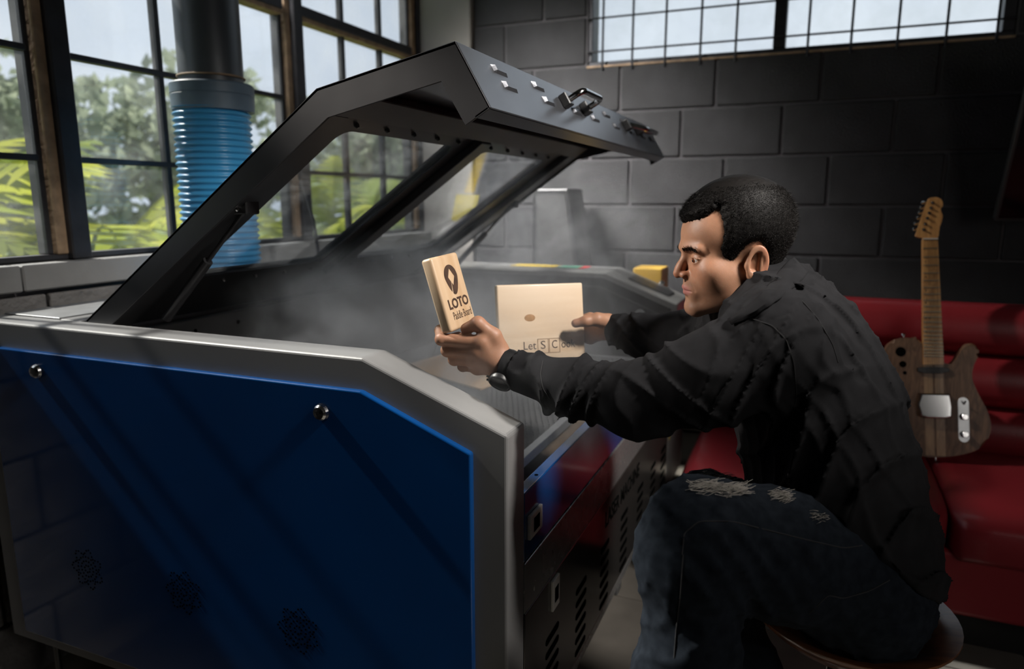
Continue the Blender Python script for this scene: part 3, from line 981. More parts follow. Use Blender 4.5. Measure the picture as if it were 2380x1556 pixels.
# ---------------------------------------------------------------- electric guitar leaning on the sofa
GO = Vector((2.64, -0.447, 0.455))
GX, GY, GN = Vector((0.1321, -0.9902, 0.0462)), Vector((0.2439, 0.0776, 0.9667)), Vector((-0.9608, -0.1165, 0.2517))
guitar = empty('electric_guitar', GO); tag(guitar, 'walnut electric guitar with a maple neck leaning upright on the red sofa', 'guitar')
MG = Matrix.Identity(4)
for r in range(3):
    MG[r][0], MG[r][1], MG[r][2], MG[r][3] = GX[r], GY[r], GN[r], GO[r]
G_BODY = [(-0.0381, 0.4041), (-0.0617, 0.4125), (-0.0945, 0.4182), (-0.1287, 0.4064), (-0.1535, 0.3736), (-0.1607, 0.3335), (-0.1505, 0.2843), (-0.1427, 0.2406), (-0.1538, 0.1885), (-0.1683, 0.1217), (-0.1637, 0.0627), (-0.1339, 0.0312), (-0.0871, 0.0228), (-0.009, 0.0138), (0.0799, 0.0281), (0.138, 0.0587), (0.1613, 0.1124), (0.1547, 0.1686), (0.1272, 0.2318), (0.1109, 0.2822), (0.1164, 0.3255), (0.1314, 0.3611), (0.1285, 0.3891), (0.1091, 0.4003), (0.0892, 0.3909), (0.0728, 0.3608), (0.0545, 0.3347), (0.0284, 0.3236)]
G_HEAD = [(-0.032, 0.7639), (-0.0517, 0.77), (-0.0463, 0.7893), (-0.0141, 0.8893), (-0.0031, 0.9011), (0.0143, 0.9043), (0.0288, 0.8964), (0.0349, 0.8828), (0.0317, 0.8675), (0.0241, 0.8615), (0.0311, 0.8469), (0.0321, 0.8334), (0.0274, 0.8128), (0.0197, 0.7915), (0.0153, 0.7617)]


def catmull(pts, n=4):
    out = []
    N = len(pts)
    for i in range(N):
        p0, p1, p2, p3 = (Vector(pts[(i + k) % N]) for k in (-1, 0, 1, 2))
        for k in range(n):
            t = k / n
            out.append(0.5 * ((2 * p1) + (p2 - p0) * t + (2 * p0 - 5 * p1 + 4 * p2 - p3) * t * t + (3 * p1 - p0 - 3 * p2 + p3) * t ** 3))
    return [(q.x, q.y) for q in out]


def slab(name, pts, z0, z1, m, parent, M, bev=0.0, seg=3, sm=40):
    bm = B(); prism(bm, pts, z0, z1, 'Z', bev=0)
    if bev:
        es = [e for e in bm.edges if len(e.link_faces) == 2 and any(len(f.verts) > 4 for f in e.link_faces)]
        bmesh.ops.bevel(bm, geom=es, offset=bev, segments=seg, affect='EDGES', profile=0.5)
    bmesh.ops.transform(bm, matrix=M, verts=bm.verts[:])
    return obj(name, bm, m, parent, sm=sm)


gb_ = slab('body', catmull(G_BODY, 4), -0.040, 0.0, M_WALNUT, guitar, MG, bev=0.009)
for xa, xb, m_ in ((-0.033, -0.006, M_STRIPE), (-0.006, 0.001, M_WALNUT), (0.001, 0.027, M_STRIPE)):
    if m_ is M_STRIPE:
        slab('body_stripe', [(xa, 0.020), (xb, 0.019), (xb - 0.002, 0.326), (xa - 0.002, 0.326)], -0.002, 0.0006, m_, gb_, MG, sm=False)
slab('neck', [(-0.037, 0.3257), (0.0256, 0.3267), (0.0143, 0.7630), (-0.0311, 0.7645)], -0.012, 0.006, M_MAPLE, guitar, MG, bev=0.003, seg=2)
hs = slab('headstock', catmull(G_HEAD, 3), -0.010, 0.001, M_MAPLE, guitar, MG, bev=0.002, seg=2)
slab('nut', [(-0.031, 0.756), (0.0147, 0.755), (0.0146, 0.7595), (-0.0311, 0.7605)], 0.006, 0.0085, M_WHITEPL, guitar, MG, sm=False)
for k in range(1, 22):
    y = 0.758 - 0.573 * (1 - 2 ** (-k / 12))
    f = (0.763 - y) / 0.437
    xl, xr = -0.0311 - 0.0059 * f, 0.0143 + 0.0113 * f
    slab('fret', [(xl, y - 0.0014), (xr, y - 0.0018), (xr, y + 0.0010), (xl, y + 0.0014)], 0.006, 0.0078, M_FRET, guitar, MG, sm=False)
    if k in (3, 5, 7, 9, 12, 15, 17, 19, 21):
        for dx in ((0.008,) if k != 12 else (0.008, 0.02)):
            bm = B(); lathe(bm, [(0.0024, 0.006), (0.0024, 0.0064), (0, 0.0064)], (xl + dx, y + 0.012, 0), (0, 0, 1), 8); bmesh.ops.transform(bm, matrix=MG, verts=bm.verts[:]); obj('fret_dot', bm, M_BLACKPL, guitar)
for (x, y) in [(0.0017, 0.8844), (-0.0038, 0.8661), (-0.0092, 0.8487), (-0.0147, 0.8304), (-0.0223, 0.8111), (-0.0268, 0.7917)]:
    bm = B(); lathe(bm, [(0.0052, 0.001), (0.0052, 0.003), (0.003, 0.004), (0.003, 0.010), (0, 0.010)], (x, y, 0), (0, 0, 1), 10)
    tube(bm, [(x, y, -0.012), (x - 0.020, y + 0.004, -0.012)], 0.0025, 6); box(bm, (x - 0.032, y, -0.018), (x - 0.020, y + 0.009, -0.006), bev=0.002)
    bmesh.ops.transform(bm, matrix=MG, verts=bm.verts[:]); obj('tuner', bm, M_CHROME, hs, sm=30)
for (x, y, r) in ((-0.1044, 0.3691, 0.0165), (-0.0986, 0.3265, 0.0110), (-0.0929, 0.2971, 0.0062)):
    bm = B(); lathe(bm, [(r, 0.0), (r, 0.0007), (0, 0.0007)], (x, y, 0), (0, 0, 1), 20); bmesh.ops.transform(bm, matrix=MG, verts=bm.verts[:]); obj('sound_hole', bm, M_HOLE, gb_)
slab('neck_pickup', [(-0.0546, 0.302), (-0.03, 0.296), (0.016, 0.296), (0.0414, 0.303), (0.0414, 0.315), (0.016, 0.318), (-0.03, 0.318), (-0.0546, 0.315)], 0.0, 0.008, M_BLACKPL, guitar, MG, bev=0.001, seg=1)
slab('bridge_cover', [(-0.050, 0.150), (-0.03, 0.145), (0.022, 0.145), (0.042, 0.150), (0.044, 0.16), (0.040, 0.185), (0.0405, 0.228), (-0.0505, 0.2285), (-0.0485, 0.19), (-0.053, 0.16)], 0.0, 0.020, M_CHROME, guitar, MG, bev=0.006, seg=3)
cp_ = slab('control_plate', rounded_rect(0.066, 0.098, 0.068, 0.218, 0.0155), 0.0, 0.002, M_ALU, guitar, MG, bev=0.0006, seg=1)
for (x, y, r) in ((0.083, 0.153, 0.0105), (0.083, 0.095, 0.0105)):
    bm = B(); lathe(bm, [(r, 0.002), (r, 0.014), (r * 0.8, 0.016), (0, 0.016)], (x, y, 0), (0, 0, 1), 16); bmesh.ops.transform(bm, matrix=MG, verts=bm.verts[:]); obj('knob', bm, M_CHROME, cp_, sm=30)
bm = B(); tube(bm, [MG @ Vector((0.083, 0.195, 0.002)), MG @ Vector((0.084, 0.204, 0.016))], 0.003, 8); obj('selector_switch', bm, M_CHROME, cp_)
for i in range(6):
    x0, x1 = -0.026 + i * 0.0065, -0.0235 + i * 0.0067
    bm = B(); tube(bm, [MG @ Vector((x0 + 0.002, 0.758, 0.0095)), MG @ Vector((x1 - 0.001, 0.228, 0.013))], 0.0005, 5); obj('string', bm, M_CHROME, guitar)
for p in ((-0.0904, 0.4181), (0.0009, 0.0114)):
    bm = B(); lathe(bm, [(0.003, -0.004), (0.003, 0.008), (0.007, 0.010), (0.006, 0.014), (0, 0.014)], MG @ Vector((p[0], p[1], -0.02)), GY if p[1] > 0.2 else -GY, 12); obj('strap_button', bm, M_CHROME, guitar, sm=30)

# ---------------------------------------------------------------- stool
SXc, SYc = 1.275, -0.115
stool = empty('bar_stool', (SXc, SYc, 0)); tag(stool, 'round bentwood bar stool on a chrome column under the seated person', 'stool')
bm = B()
nr, na = 12, 40
top, bot = [], []
for i in range(nr + 1):
    f = i / nr
    rt, rb = [], []
    for k in range(na):
        a = 2 * math.pi * k / na
        ry = 0.165 if math.sin(a) < 0 else 0.175
        x, y = SXc + 0.175 * f * math.cos(a), SYc + ry * f * math.sin(a)
        zt = 0.580 + 0.050 * f ** 2.2
        if f > 0.86: zt = 0.580 + 0.050 * 0.86 ** 2.2 + 0.004 * (f - 0.86) / 0.14
        zb = 0.535 + 0.080 * f ** 2.4
        rt.append(bm.verts.new((x, y, zt))); rb.append(bm.verts.new((x, y, zb)))
    top.append(rt); bot.append(rb)
for rr, fl in ((top, 1), (bot, -1)):
    for i in range(nr):
        for k in range(na):
            q = (rr[i][k], rr[i][(k + 1) % na], rr[i + 1][(k + 1) % na], rr[i + 1][k])
            if i == 0: bm.faces.new((q[0], q[2], q[3]) if False else q)
            else: bm.faces.new(q)
for k in range(na):
    bm.faces.new((top[nr][k], top[nr][(k + 1) % na], bot[nr][(k + 1) % na], bot[nr][k]))
bmesh.ops.remove_doubles(bm, verts=bm.verts[:], dist=1e-5)
obj('seat', bm, M_STOOLWOOD, stool, sm=50)['label'] = 'dished plywood seat with a polished rim'
bm = B(); lathe(bm, [(0.10, 0.560), (0.09, 0.548), (0.045, 0.540), (0.034, 0.535), (0.034, 0.30), (0.027, 0.30), (0.027, 0.03)], (SXc, SYc, 0), n=28); obj('column', bm, M_CHROME, stool, sm=30)
bm = B(); lathe(bm, [(0, 0.045), (0.035, 0.042), (0.10, 0.024), (0.19, 0.014), (0.21, 0.006), (0.21, 0.0)], (SXc, SYc, 0), n=40); obj('base', bm, M_CHROME, stool, sm=30)
ring = [(SXc + 0.19 * math.cos(2 * math.pi * k / 32), SYc + 0.05 + 0.19 * math.sin(2 * math.pi * k / 32), 0.235) for k in range(32)]
bm = B(); tube(bm, ring, 0.010, 10, closed=True); tube(bm, [(SXc, SYc, 0.235), (SXc, SYc + 0.24, 0.235)], 0.009, 10); obj('foot_ring', bm, M_CHROME, stool, sm=40)

# ---------------------------------------------------------------- extraction duct
duct = empty('extraction_duct', (1.755, 1.735, ZTOP)); tag(duct, 'corrugated blue extraction hose on a dark round pipe rising in front of the window', 'duct')
bm = B(); tube(bm, [(1.76, 1.735, 1.60), (1.76, 1.735, CEIL)], 0.094, 28); obj('pipe', bm, M_PIPE, duct, sm=30)
bm = B(); lathe(bm, [(0.097, 0.08), (0.119, 0.08), (0.122, 0.076), (0.122, 0.048), (0.1205, 0.046), (0.122, 0.044), (0.120, 0.0), (0.113, 0.0)], (1.76, 1.735, 1.588), n=36); obj('cuff', bm, M_CUFF, duct, sm=30)
prof = []
NR = 30
for k in range(NR * 6 + 1):
    f = k / (NR * 6)
    prof.append((0.1145 - 0.004 * f + 0.0042 * math.cos(2 * math.pi * NR * f), f * (1.592 - ZTOP)))
prof = [(r - 0.0 if h else r, h) for r, h in prof]
bm = B(); lathe(bm, [(r, h) for r, h in prof], (1.752, 1.735, ZTOP + 0.003), n=40)
hose = obj('hose', bm, M_HOSE, duct, sm=80)
bm = B(); tube(bm, [(1.76 + 0.097 * math.cos(a), 1.735 + 0.097 * math.sin(a), 1.688) for a in [2 * math.pi * k / 28 for k in range(28)]], 0.003, 8, closed=True); obj('hose_clamp', bm, M_RUST, duct, sm=40)

# ---------------------------------------------------------------- wall screen at the right
tv = empty('wall_television', (3.3, -1.15, 1.238)); tag(tv, 'black flat television tilted down from the wall at the upper right edge', 'television')
tb, tt = Vector((3.30, -0.655, 1.238)), Vector((3.10, -0.655, 1.638))
td = (tt - tb).normalized(); tn = Vector((0, -1, 0)).cross(td); tn = Vector((-td.z, 0, td.x))
MT = Matrix.Identity(4)
for r in range(3):
    MT[r][0], MT[r][1], MT[r][2], MT[r][3] = (0, -1, 0)[r], td[r], tn[r], tb[r]
bm = B(); box(bm, (0, 0, -0.04), (1.1, 0.64, 0.0), bev=0.004, M=MT); obj('housing', bm, M_BEZEL, tv)
bm = B(); box(bm, (0.012, 0.014, 0.0), (1.088, 0.628, 0.001), M=MT); obj('screen', bm, M_SCREEN, tv)
bm = B(); box(bm, (3.22, -1.3, 1.40), (WX, -1.1, 1.60)); obj('wall_bracket', bm, M_BEZEL, tv)

# ---------------------------------------------------------------- things beyond and on the machine
box_ = empty('black_speaker', (3.22, 1.12, ZTOP))
tag(box_, 'black upright speaker cabinet beyond the far end of the machine', 'speaker')
bm = B()
v = [(3.20, 1.222, 0.99), (3.20, 0.985, 0.99), (3.28, 1.045, 1.372), (3.28, 1.222, 1.372)]
prism(bm, [(a[1], a[2]) for a in v], 3.18, 3.40, 'X', bev=0.008); obj('cabinet', bm, M_BLACKPL, box_)
bm = B(); prism(bm, [(1.20, 1.02), (1.01, 1.02), (1.06, 1.345), (1.20, 1.345)], 3.176, 3.182, 'X'); obj('grille', bm, M_BEZEL, box_)
bm = B(); tube(bm, [(3.30, 1.10, 0.0), (3.30, 1.10, 0.99)], 0.03, 14); lathe(bm, [(0.14, 0), (0.14, 0.01), (0.03, 0.03)], (3.30, 1.10, 0.0), n=24); obj('stand', bm, M_BLACKPL, box_)

bm = B(); prism(bm, [(1.97, 0.93), (2.42, 0.86), (2.60, 1.24), (2.15, 1.33)], HZ + 0.004, HZ + 0.010, 'Z'); tag(obj('plywood_sheet', bm, M_PLY), 'thin pale plywood sheet lying on the honeycomb bed', 'sheet')
bm = B(); prism(bm, [(1.632, 1.345), (1.767, 1.348), (1.80, 1.212), (1.67, 1.202)], WX - 0.036, WX - 0.031, 'X'); tag(obj('notice_sheet', bm, M_PAPER), 'yellow printed notice fixed to the wall in the window corner', 'notice')
bm = B(); box(bm, (3.05, 0.575, 0.80), (3.20, 0.70, 1.03), bev=0.004); cb = tag(obj('ochre_carton', bm, M_OCHRE), 'ochre carton behind the far front corner of the machine', 'carton')
bm = B(); box(bm, (3.02, 0.52, 0.0), (3.30, 0.74, 0.80), bev=0.006); tag(obj('side_cabinet', bm, M_BLACKPL), 'black side cabinet under the ochre carton', 'cabinet')
# thin dark cable hanging in front of the window
bm = B(); tube(bm, [at(700, 420, 2.55), at(712, 455, 2.53), at(730, 520, 2.5), at(739, 580, 2.48), at(742, 640, 2.46)], 0.006, 8); tag(obj('hanging_cable', bm, M_BLACKPL), 'thin dark cable hanging down in front of the second window post', 'cable')

# ================================================================ outside
M_GRASS = mat('lawn', (0.22, 0.30, 0.08), 0.9, var=0.4, vscale=2.0)
M_BARK = mat('bark', (0.16, 0.13, 0.10), 0.9, var=0.3, vscale=8)


def leaf_mat(name, c1, c2):
    m, n, l, out = nt(name)
    oi = n.new('ShaderNodeObjectInfo'); tc = n.new('ShaderNodeTexCoord'); ns = n.new('ShaderNodeTexNoise'); ns.inputs['Scale'].default_value = 1.6
    l.new(tc.outputs['Object'], ns.inputs['Vector'])
    rp = n.new('ShaderNodeValToRGB'); rp.color_ramp.elements[0].position = 0.35; rp.color_ramp.elements[1].position = 0.65
    rp.color_ramp.elements[0].color = (*c1, 1); rp.color_ramp.elements[1].color = (*c2, 1)
    l.new(ns.outputs['Fac'], rp.inputs['Fac'])
    d = n.new('ShaderNodeBsdfDiffuse'); t = n.new('ShaderNodeBsdfTranslucent'); mx = n.new('ShaderNodeMixShader'); mx.inputs[0].default_value = 0.55
    l.new(rp.outputs[0], d.inputs[0]); l.new(rp.outputs[0], t.inputs[0]); l.new(d.outputs[0], mx.inputs[1]); l.new(t.outputs[0], mx.inputs[2]); l.new(mx.outputs[0], out.inputs[0])
    return m


M_FROND = leaf_mat('yellow_green_frond', (0.22, 0.28, 0.03), (0.60, 0.60, 0.09))
M_FROND2 = leaf_mat('mid_green_frond', (0.12, 0.19, 0.04), (0.34, 0.40, 0.09))
M_TREE = leaf_mat('grey_green_foliage', (0.20, 0.24, 0.17), (0.36, 0.40, 0.29))

bm = B(); box(bm, (-14, WY + 0.13, -0.5), (40, 45, -0.3)); box(bm, (WX + 0.21, -25, -0.5), (40, WY + 0.13, -0.3)); tag(obj('ground_1', bm, M_GRASS), kind='structure')


def frond_mesh(L, droop, m):
    bm = B()
    n = 13
    pts = []
    for i in range(n + 1):
        f = i / n
        pts.append(Vector((L * (f - 0.18 * droop * f * f), 0, L * (0.75 * f - droop * f * f))))
    tube(bm, pts, [0.012 * (1 - 0.8 * i / n) for i in range(n + 1)], 5)
    for i in range(2, n + 1):
        p = pts[i]; d = (pts[i] - pts[i - 1]).normalized()
        ll = L * 0.30 * math.sin(math.pi * (0.12 + 0.80 * i / n))
        for s in (-1, 1):
            e = p + Vector((d.x * ll * 0.55, s * ll * 0.85, -ll * 0.22))
            w = d * 0.033 * L
            a, b, c = bm.verts.new(p - w), bm.verts.new(p + w), bm.verts.new(p.lerp(e, 0.5) + w * 0.8 + Vector((0, 0, 0.03 * ll)))
            c2 = bm.verts.new(p.lerp(e, 0.5) - w * 0.8 + Vector((0, 0, 0.03 * ll)))
            t = bm.verts.new(e)
            bm.faces.new((a, b, c, c2)); bm.faces.new((c2, c, t))
    me = bpy.data.meshes.new('frond'); bm.to_mesh(me); bm.free(); me.materials.append(m)
    return me


FR = [[frond_mesh(1.0, 0.55, m), frond_mesh(0.9, 0.85, m), frond_mesh(1.1, 0.35, m)] for m in (M_FROND, M_FROND2)]
rf = random.Random(3)
plants = [
    (1.35, 3.3, 1.15, 0, 'bushy yellow-green fern outside the pane at the left picture edge'),
    (2.25, 3.6, 1.45, 0, 'tall yellow-green fern outside the large middle pane'),
    (2.95, 3.5, 1.00, 1, 'low mid-green fern outside at the foot of the large middle pane'),
    (1.75, 4.5, 1.75, 1, 'tall mid-green fern behind the left window post'),
    (3.35, 4.6, 1.75, 0, 'tall light green fern standing outside behind the blue hose'),
    (0.75, 3.4, 1.35, 1, 'mid-green fern outside beyond the left picture edge'),
    (4.3, 4.4, 1.2, 0, 'light green fern outside the panes beyond the raised lid'),
    (5.3, 4.7, 1.1, 1, 'mid-green fern outside near the window corner'),
    (6.6, 4.9, 1.7, 0, 'yellow-green fern seen through the lower right panes'),
    (8.3, 5.6, 1.9, 1, 'mid-green fern farthest along the lawn outside the right panes'),
    (2.7, 5.6, 2.0, 0, 'highest yellow-green fern behind the others outside the window'),
]
for (x, y, h, kd, lb) in plants:
    p = empty('fern_plant', (x, y, -0.3)); tag(p, lb, 'plant', 'ferns outside the long window')
    for k in range(15):
        o = obj('frond', FR[kd][k % 3], None, p, off=(x, y, -0.3 + h * rf.uniform(0.35, 0.75)))
        a = 2 * math.pi * k / 15 + rf.uniform(-0.3, 0.3)
        s = h * rf.uniform(0.55, 0.95)
        o.rotation_euler = (rf.uniform(-0.15, 0.15), rf.uniform(-0.5, 0.25), a); o.scale = (s, s, s)
    bm = B(); tube(bm, [(x, y, -0.3), (x + 0.03, y, -0.3 + h * 0.72)], [0.05, 0.03], 8); obj('stem', bm, M_BARK, p)


def tree(x, y, h, w, lb, n=2600, m=M_TREE):
    t = empty('tree', (x, y, -0.3)); tag(t, lb, 'tree', 'trees beyond the windows')
    bm = B(); tube(bm, [(x, y, -0.35), (x + 0.1, y, h * 0.35), (x, y + 0.1, h * 0.7)], [0.16, 0.12, 0.06], 8); obj('trunk', bm, M_BARK, t)
    rng = np.random.default_rng(int(x * 7 + y * 13) + 50)
    blobs = [(rng.uniform(-0.55, 0.55) * w, rng.uniform(-0.4, 0.4) * w, h * rng.uniform(0.25, 0.95), w * rng.uniform(0.22, 0.42)) for _ in range(16)]
    c = np.zeros((n, 3))
    for i in range(n):
        b = blobs[i % 16]
        v = rng.normal(size=3); v /= np.linalg.norm(v)
        c[i] = (x + b[0] + v[0] * b[3], y + b[1] + v[1] * b[3], b[2] - 0.3 + v[2] * b[3] * 0.8)
    a1 = rng.normal(size=(n, 3)); a1 /= np.linalg.norm(a1, axis=1)[:, None]
    a2 = np.cross(a1, rng.normal(size=(n, 3))); a2 /= np.linalg.norm(a2, axis=1)[:, None]
    s = rng.uniform(0.07, 0.17, size=(n, 1)) * (w / 2.2)
    V = np.stack([c - a1 * s, c + a2 * s * 0.5, c + a1 * s, c - a2 * s * 0.5], 1).reshape(-1, 3)
    me = bpy.data.meshes.new('foliage'); me.from_pydata(V.tolist(), [], np.arange(4 * n).reshape(-1, 4).tolist()); me.materials.append(m)
    f = obj('foliage', me, None, t); f['kind'] = 'stuff'


for (x, y, h, w, lb) in ((3.4, 11.5, 3.0, 3.2, 'dark grey-green tree beyond the ferns at the left window'), (7.6, 12.5, 3.6, 3.3, 'dark tree outside behind the blue hose'),
                         (12.2, 12.5, 4.0, 3.4, 'grey-green tree outside above the raised lid'), (17.5, 12.0, 4.4, 3.6, 'grey-green tree outside near the window corner'),
                         (0.0, 10.5, 2.9, 2.6, 'dark tree outside beyond the left picture edge'), (8.2, -1.9, 3.55, 1.3, 'leafy tree top seen at the right end of the high window')):
    tree(x, y, h, w, lb)
# ================================================================ implicit-surface modelling (organic shapes)


def smin(a, b, k):
    h = np.clip(0.5 + 0.5 * (b - a) / k, 0, 1)
    return b * (1 - h) + a * h - k * h * (1 - h)


def smax(a, b, k):
    return -smin(-a, -b, k)


def V3(p):
    return np.array((p[0], p[1], p[2]), np.float32)


def cone(P, a, b, ra, rb):
    a, b = V3(a), V3(b)
    ba = b - a
    t = np.clip(((P - a) @ ba) / max(float(ba @ ba), 1e-12), 0, 1)
    return np.linalg.norm(P - a - t[:, None] * ba, axis=1) - (ra + (rb - ra) * t)


def ball(P, c, r):
    return np.linalg.norm(P - V3(c), axis=1) - r


def ell(P, c, r):
    q = (P - V3(c)) / V3(r)
    k0 = np.linalg.norm(q, axis=1)
    k1 = np.linalg.norm(q / V3(r), axis=1) + 1e-9
    return k0 * (k0 - 1) / k1


def chain(P, pts, k):
    """Smooth chain of (point, radius)."""
    d = None
    for (p0, r0), (p1, r1) in zip(pts, pts[1:]):
        c = cone(P, p0, p1, r0, r1)
        d = c if d is None else smin(d, c, k)
    return d


def nets(fn, lo, hi, h, blk=6, slack=0.012):
    """Surface nets on a sparse grid; returns vertices and quads."""
    lo, hi = np.array(lo, np.float32), np.array(hi, np.float32)
    n = (np.ceil((hi - lo) / (h * blk)).astype(int)) * blk + 1
    nb = (n - 1) // blk
    ax = [lo[i] + h * np.arange(n[i], dtype=np.float32) for i in range(3)]
    bc = [lo[i] + h * blk * (np.arange(nb[i], dtype=np.float32) + 0.5) for i in range(3)]
    G = np.stack(np.meshgrid(*bc, indexing='ij'), -1).reshape(-1, 3)
    d = fn(G)
    act = (np.abs(d) < h * blk * 0.90 + slack).reshape(nb)
    F = np.repeat(np.repeat(np.repeat(np.where(d > 0, 1.0, -1.0).reshape(nb).astype(np.float32), blk, 0), blk, 1), blk, 2)
    F = np.pad(F, ((0, 1), (0, 1), (0, 1)), mode='edge')
    A = np.repeat(np.repeat(np.repeat(act, blk, 0), blk, 1), blk, 2)
    Mk = np.zeros(tuple(n), bool)
    for dx in (0, 1):
        for dy in (0, 1):
            for dz in (0, 1):
                Mk[dx:dx + A.shape[0], dy:dy + A.shape[1], dz:dz + A.shape[2]] |= A
    I = np.argwhere(Mk)
    P = lo + I.astype(np.float32) * h
    for c in range(0, len(P), 400000):
        s = slice(c, c + 400000)
        F[I[s, 0], I[s, 1], I[s, 2]] = fn(P[s])
    ins = F < 0
    c8 = np.zeros(tuple(n - 1), np.int8)
    for dx in (0, 1):
        for dy in (0, 1):
            for dz in (0, 1):
                c8 += ins[dx:n[0] - 1 + dx, dy:n[1] - 1 + dy, dz:n[2] - 1 + dz]
    C = np.argwhere((c8 > 0) & (c8 < 8) & A)
    idx = -np.ones(tuple(n - 1), np.int64)
    idx[C[:, 0], C[:, 1], C[:, 2]] = np.arange(len(C))
    S = np.zeros((len(C), 3), np.float32)
    K = np.zeros(len(C), np.float32)
    for axis in range(3):
        o = [k for k in range(3) if k != axis]
        for a in (0, 1):
            for b in (0, 1):
                q0 = C.copy(); q0[:, o[0]] += a; q0[:, o[1]] += b
                q1 = q0.copy(); q1[:, axis] += 1
                f0, f1 = F[tuple(q0.T)], F[tuple(q1.T)]
                m = (f0 < 0) != (f1 < 0)
                t = np.where(m, f0 / np.where(m, f0 - f1, 1), 0)
                p = q0.astype(np.float32); p[:, axis] += t
                S += np.where(m[:, None], p, 0); K += m
    V = lo + S / np.maximum(K, 1)[:, None] * h
    Q = []
    for axis in range(3):
        o = [k for k in range(3) if k != axis]
        a0 = [slice(None)] * 3; a1 = [slice(None)] * 3
        a0[axis] = slice(0, n[axis] - 1); a1[axis] = slice(1, n[axis])
        i0, i1 = ins[tuple(a0)], ins[tuple(a1)]
        E = np.argwhere(i0 != i1)
        E = E[(E[:, o[0]] > 0) & (E[:, o[1]] > 0) & (E[:, o[0]] < n[o[0]] - 1) & (E[:, o[1]] < n[o[1]] - 1)]
        fl = i0[tuple(E.T)]
        q = []
        for (a, b) in ((-1, -1), (0, -1), (0, 0), (-1, 0)):
            e = E.copy(); e[:, o[0]] += a; e[:, o[1]] += b
            q.append(idx[tuple(e.T)])
        q = np.stack(q, 1)
        flip = fl if axis != 1 else ~fl
        q[~flip] = q[~flip][:, ::-1]
        Q.append(q[(q >= 0).all(1)])
    return V, np.concatenate(Q)


def sdf_mesh(name, V, Q, mats, cols=None, sm=True):
    me = bpy.data.meshes.new(name)
    me.vertices.add(len(V)); me.vertices.foreach_set('co', np.asarray(V, np.float32).ravel())
    me.loops.add(Q.size); me.loops.foreach_set('vertex_index', Q.astype(np.int32).ravel())
    me.polygons.add(len(Q)); me.polygons.foreach_set('loop_start', np.arange(0, Q.size, 4, dtype=np.int32))
    me.update(calc_edges=True)
    me.validate()
    for m in mats: me.materials.append(m)
    if cols is not None:
        a = me.color_attributes.new('Col', 'FLOAT_COLOR', 'POINT')
        a.data.foreach_set('color', np.concatenate([cols, np.ones((len(cols), 1))], 1).astype(np.float32).ravel())
    if sm: me.shade_smooth()
    return me


def ridge(P, k, w, sharp=2.0):
    a = P @ V3(k) + w
    return (1 - np.abs(np.sin(a))) ** sharp
# ================================================================ the person


def skin_mat():
    m, n, l, out = nt('skin')
    p = n.new('ShaderNodeBsdfPrincipled')
    at_ = n.new('ShaderNodeVertexColor'); at_.layer_name = 'Col'
    ns = n.new('ShaderNodeTexNoise'); ns.inputs['Scale'].default_value = 90; ns.inputs['Detail'].default_value = 4
    tc = n.new('ShaderNodeTexCoord'); l.new(tc.outputs['Object'], ns.inputs['Vector'])
    mx = n.new('ShaderNodeMix'); mx.data_type = 'RGBA'; mx.blend_type = 'MULTIPLY'; mx.inputs[0].default_value = 0.35
    rp = n.new('ShaderNodeValToRGB'); rp.color_ramp.elements[0].color = (0.72, 0.66, 0.62, 1); rp.color_ramp.elements[1].color = (1, 1, 1, 1)
    rp.color_ramp.elements[0].position = 0.3; rp.color_ramp.elements[1].position = 0.65
    l.new(ns.outputs['Fac'], rp.inputs['Fac'])
    l.new(at_.outputs['Color'], mx.inputs[6]); l.new(rp.outputs['Color'], mx.inputs[7])
    l.new(mx.outputs[2], p.inputs['Base Color'])
    p.inputs['Roughness'].default_value = 0.5
    p.inputs['Subsurface Weight'].default_value = 0.18
    p.inputs['Subsurface Radius'].default_value = (0.9, 0.35, 0.18)
    p.inputs['Subsurface Scale'].default_value = 0.006
    b = n.new('ShaderNodeBump'); b.inputs['Strength'].default_value = 0.12; b.inputs['Distance'].default_value = 0.001
    n2 = n.new('ShaderNodeTexNoise'); n2.inputs['Scale'].default_value = 520; n2.inputs['Detail'].default_value = 3
    l.new(tc.outputs['Object'], n2.inputs['Vector']); l.new(n2.outputs['Fac'], b.inputs['Height']); l.new(b.outputs[0], p.inputs['Normal'])
    l.new(p.outputs[0], out.inputs[0])
    return m


def hair_mat():
    m, n, l, out = nt('short_dark_hair')
    p = n.new('ShaderNodeBsdfPrincipled')
    p.inputs['Base Color'].default_value = (0.005, 0.004, 0.0035, 1); p.inputs['Roughness'].default_value = 0.6
    p.inputs['Specular IOR Level'].default_value = 0.2
    tc = n.new('ShaderNodeTexCoord'); mp = n.new('ShaderNodeMapping'); mp.inputs['Scale'].default_value = (1, 0.25, 0.6)
    l.new(tc.outputs['Object'], mp.inputs['Vector'])
    ns = n.new('ShaderNodeTexNoise'); ns.inputs['Scale'].default_value = 520; ns.inputs['Detail'].default_value = 6
    l.new(mp.outputs[0], ns.inputs['Vector'])
    b = n.new('ShaderNodeBump'); b.inputs['Strength'].default_value = 0.3; b.inputs['Distance'].default_value = 0.002
    l.new(ns.outputs['Fac'], b.inputs['Height']); l.new(b.outputs[0], p.inputs['Normal']); l.new(p.outputs[0], out.inputs[0])
    return m


def cloth_mat(name, col, weave, rough=0.9, col2=None, vscale=30, sheen=0.0):
    m = mat(name, col, rough, var=0.18 if not col2 else 0, color2=col2, vscale=vscale, bump=0.25, bscale=weave, bdist=0.0008, sheen=sheen, spec=0.10)
    return m


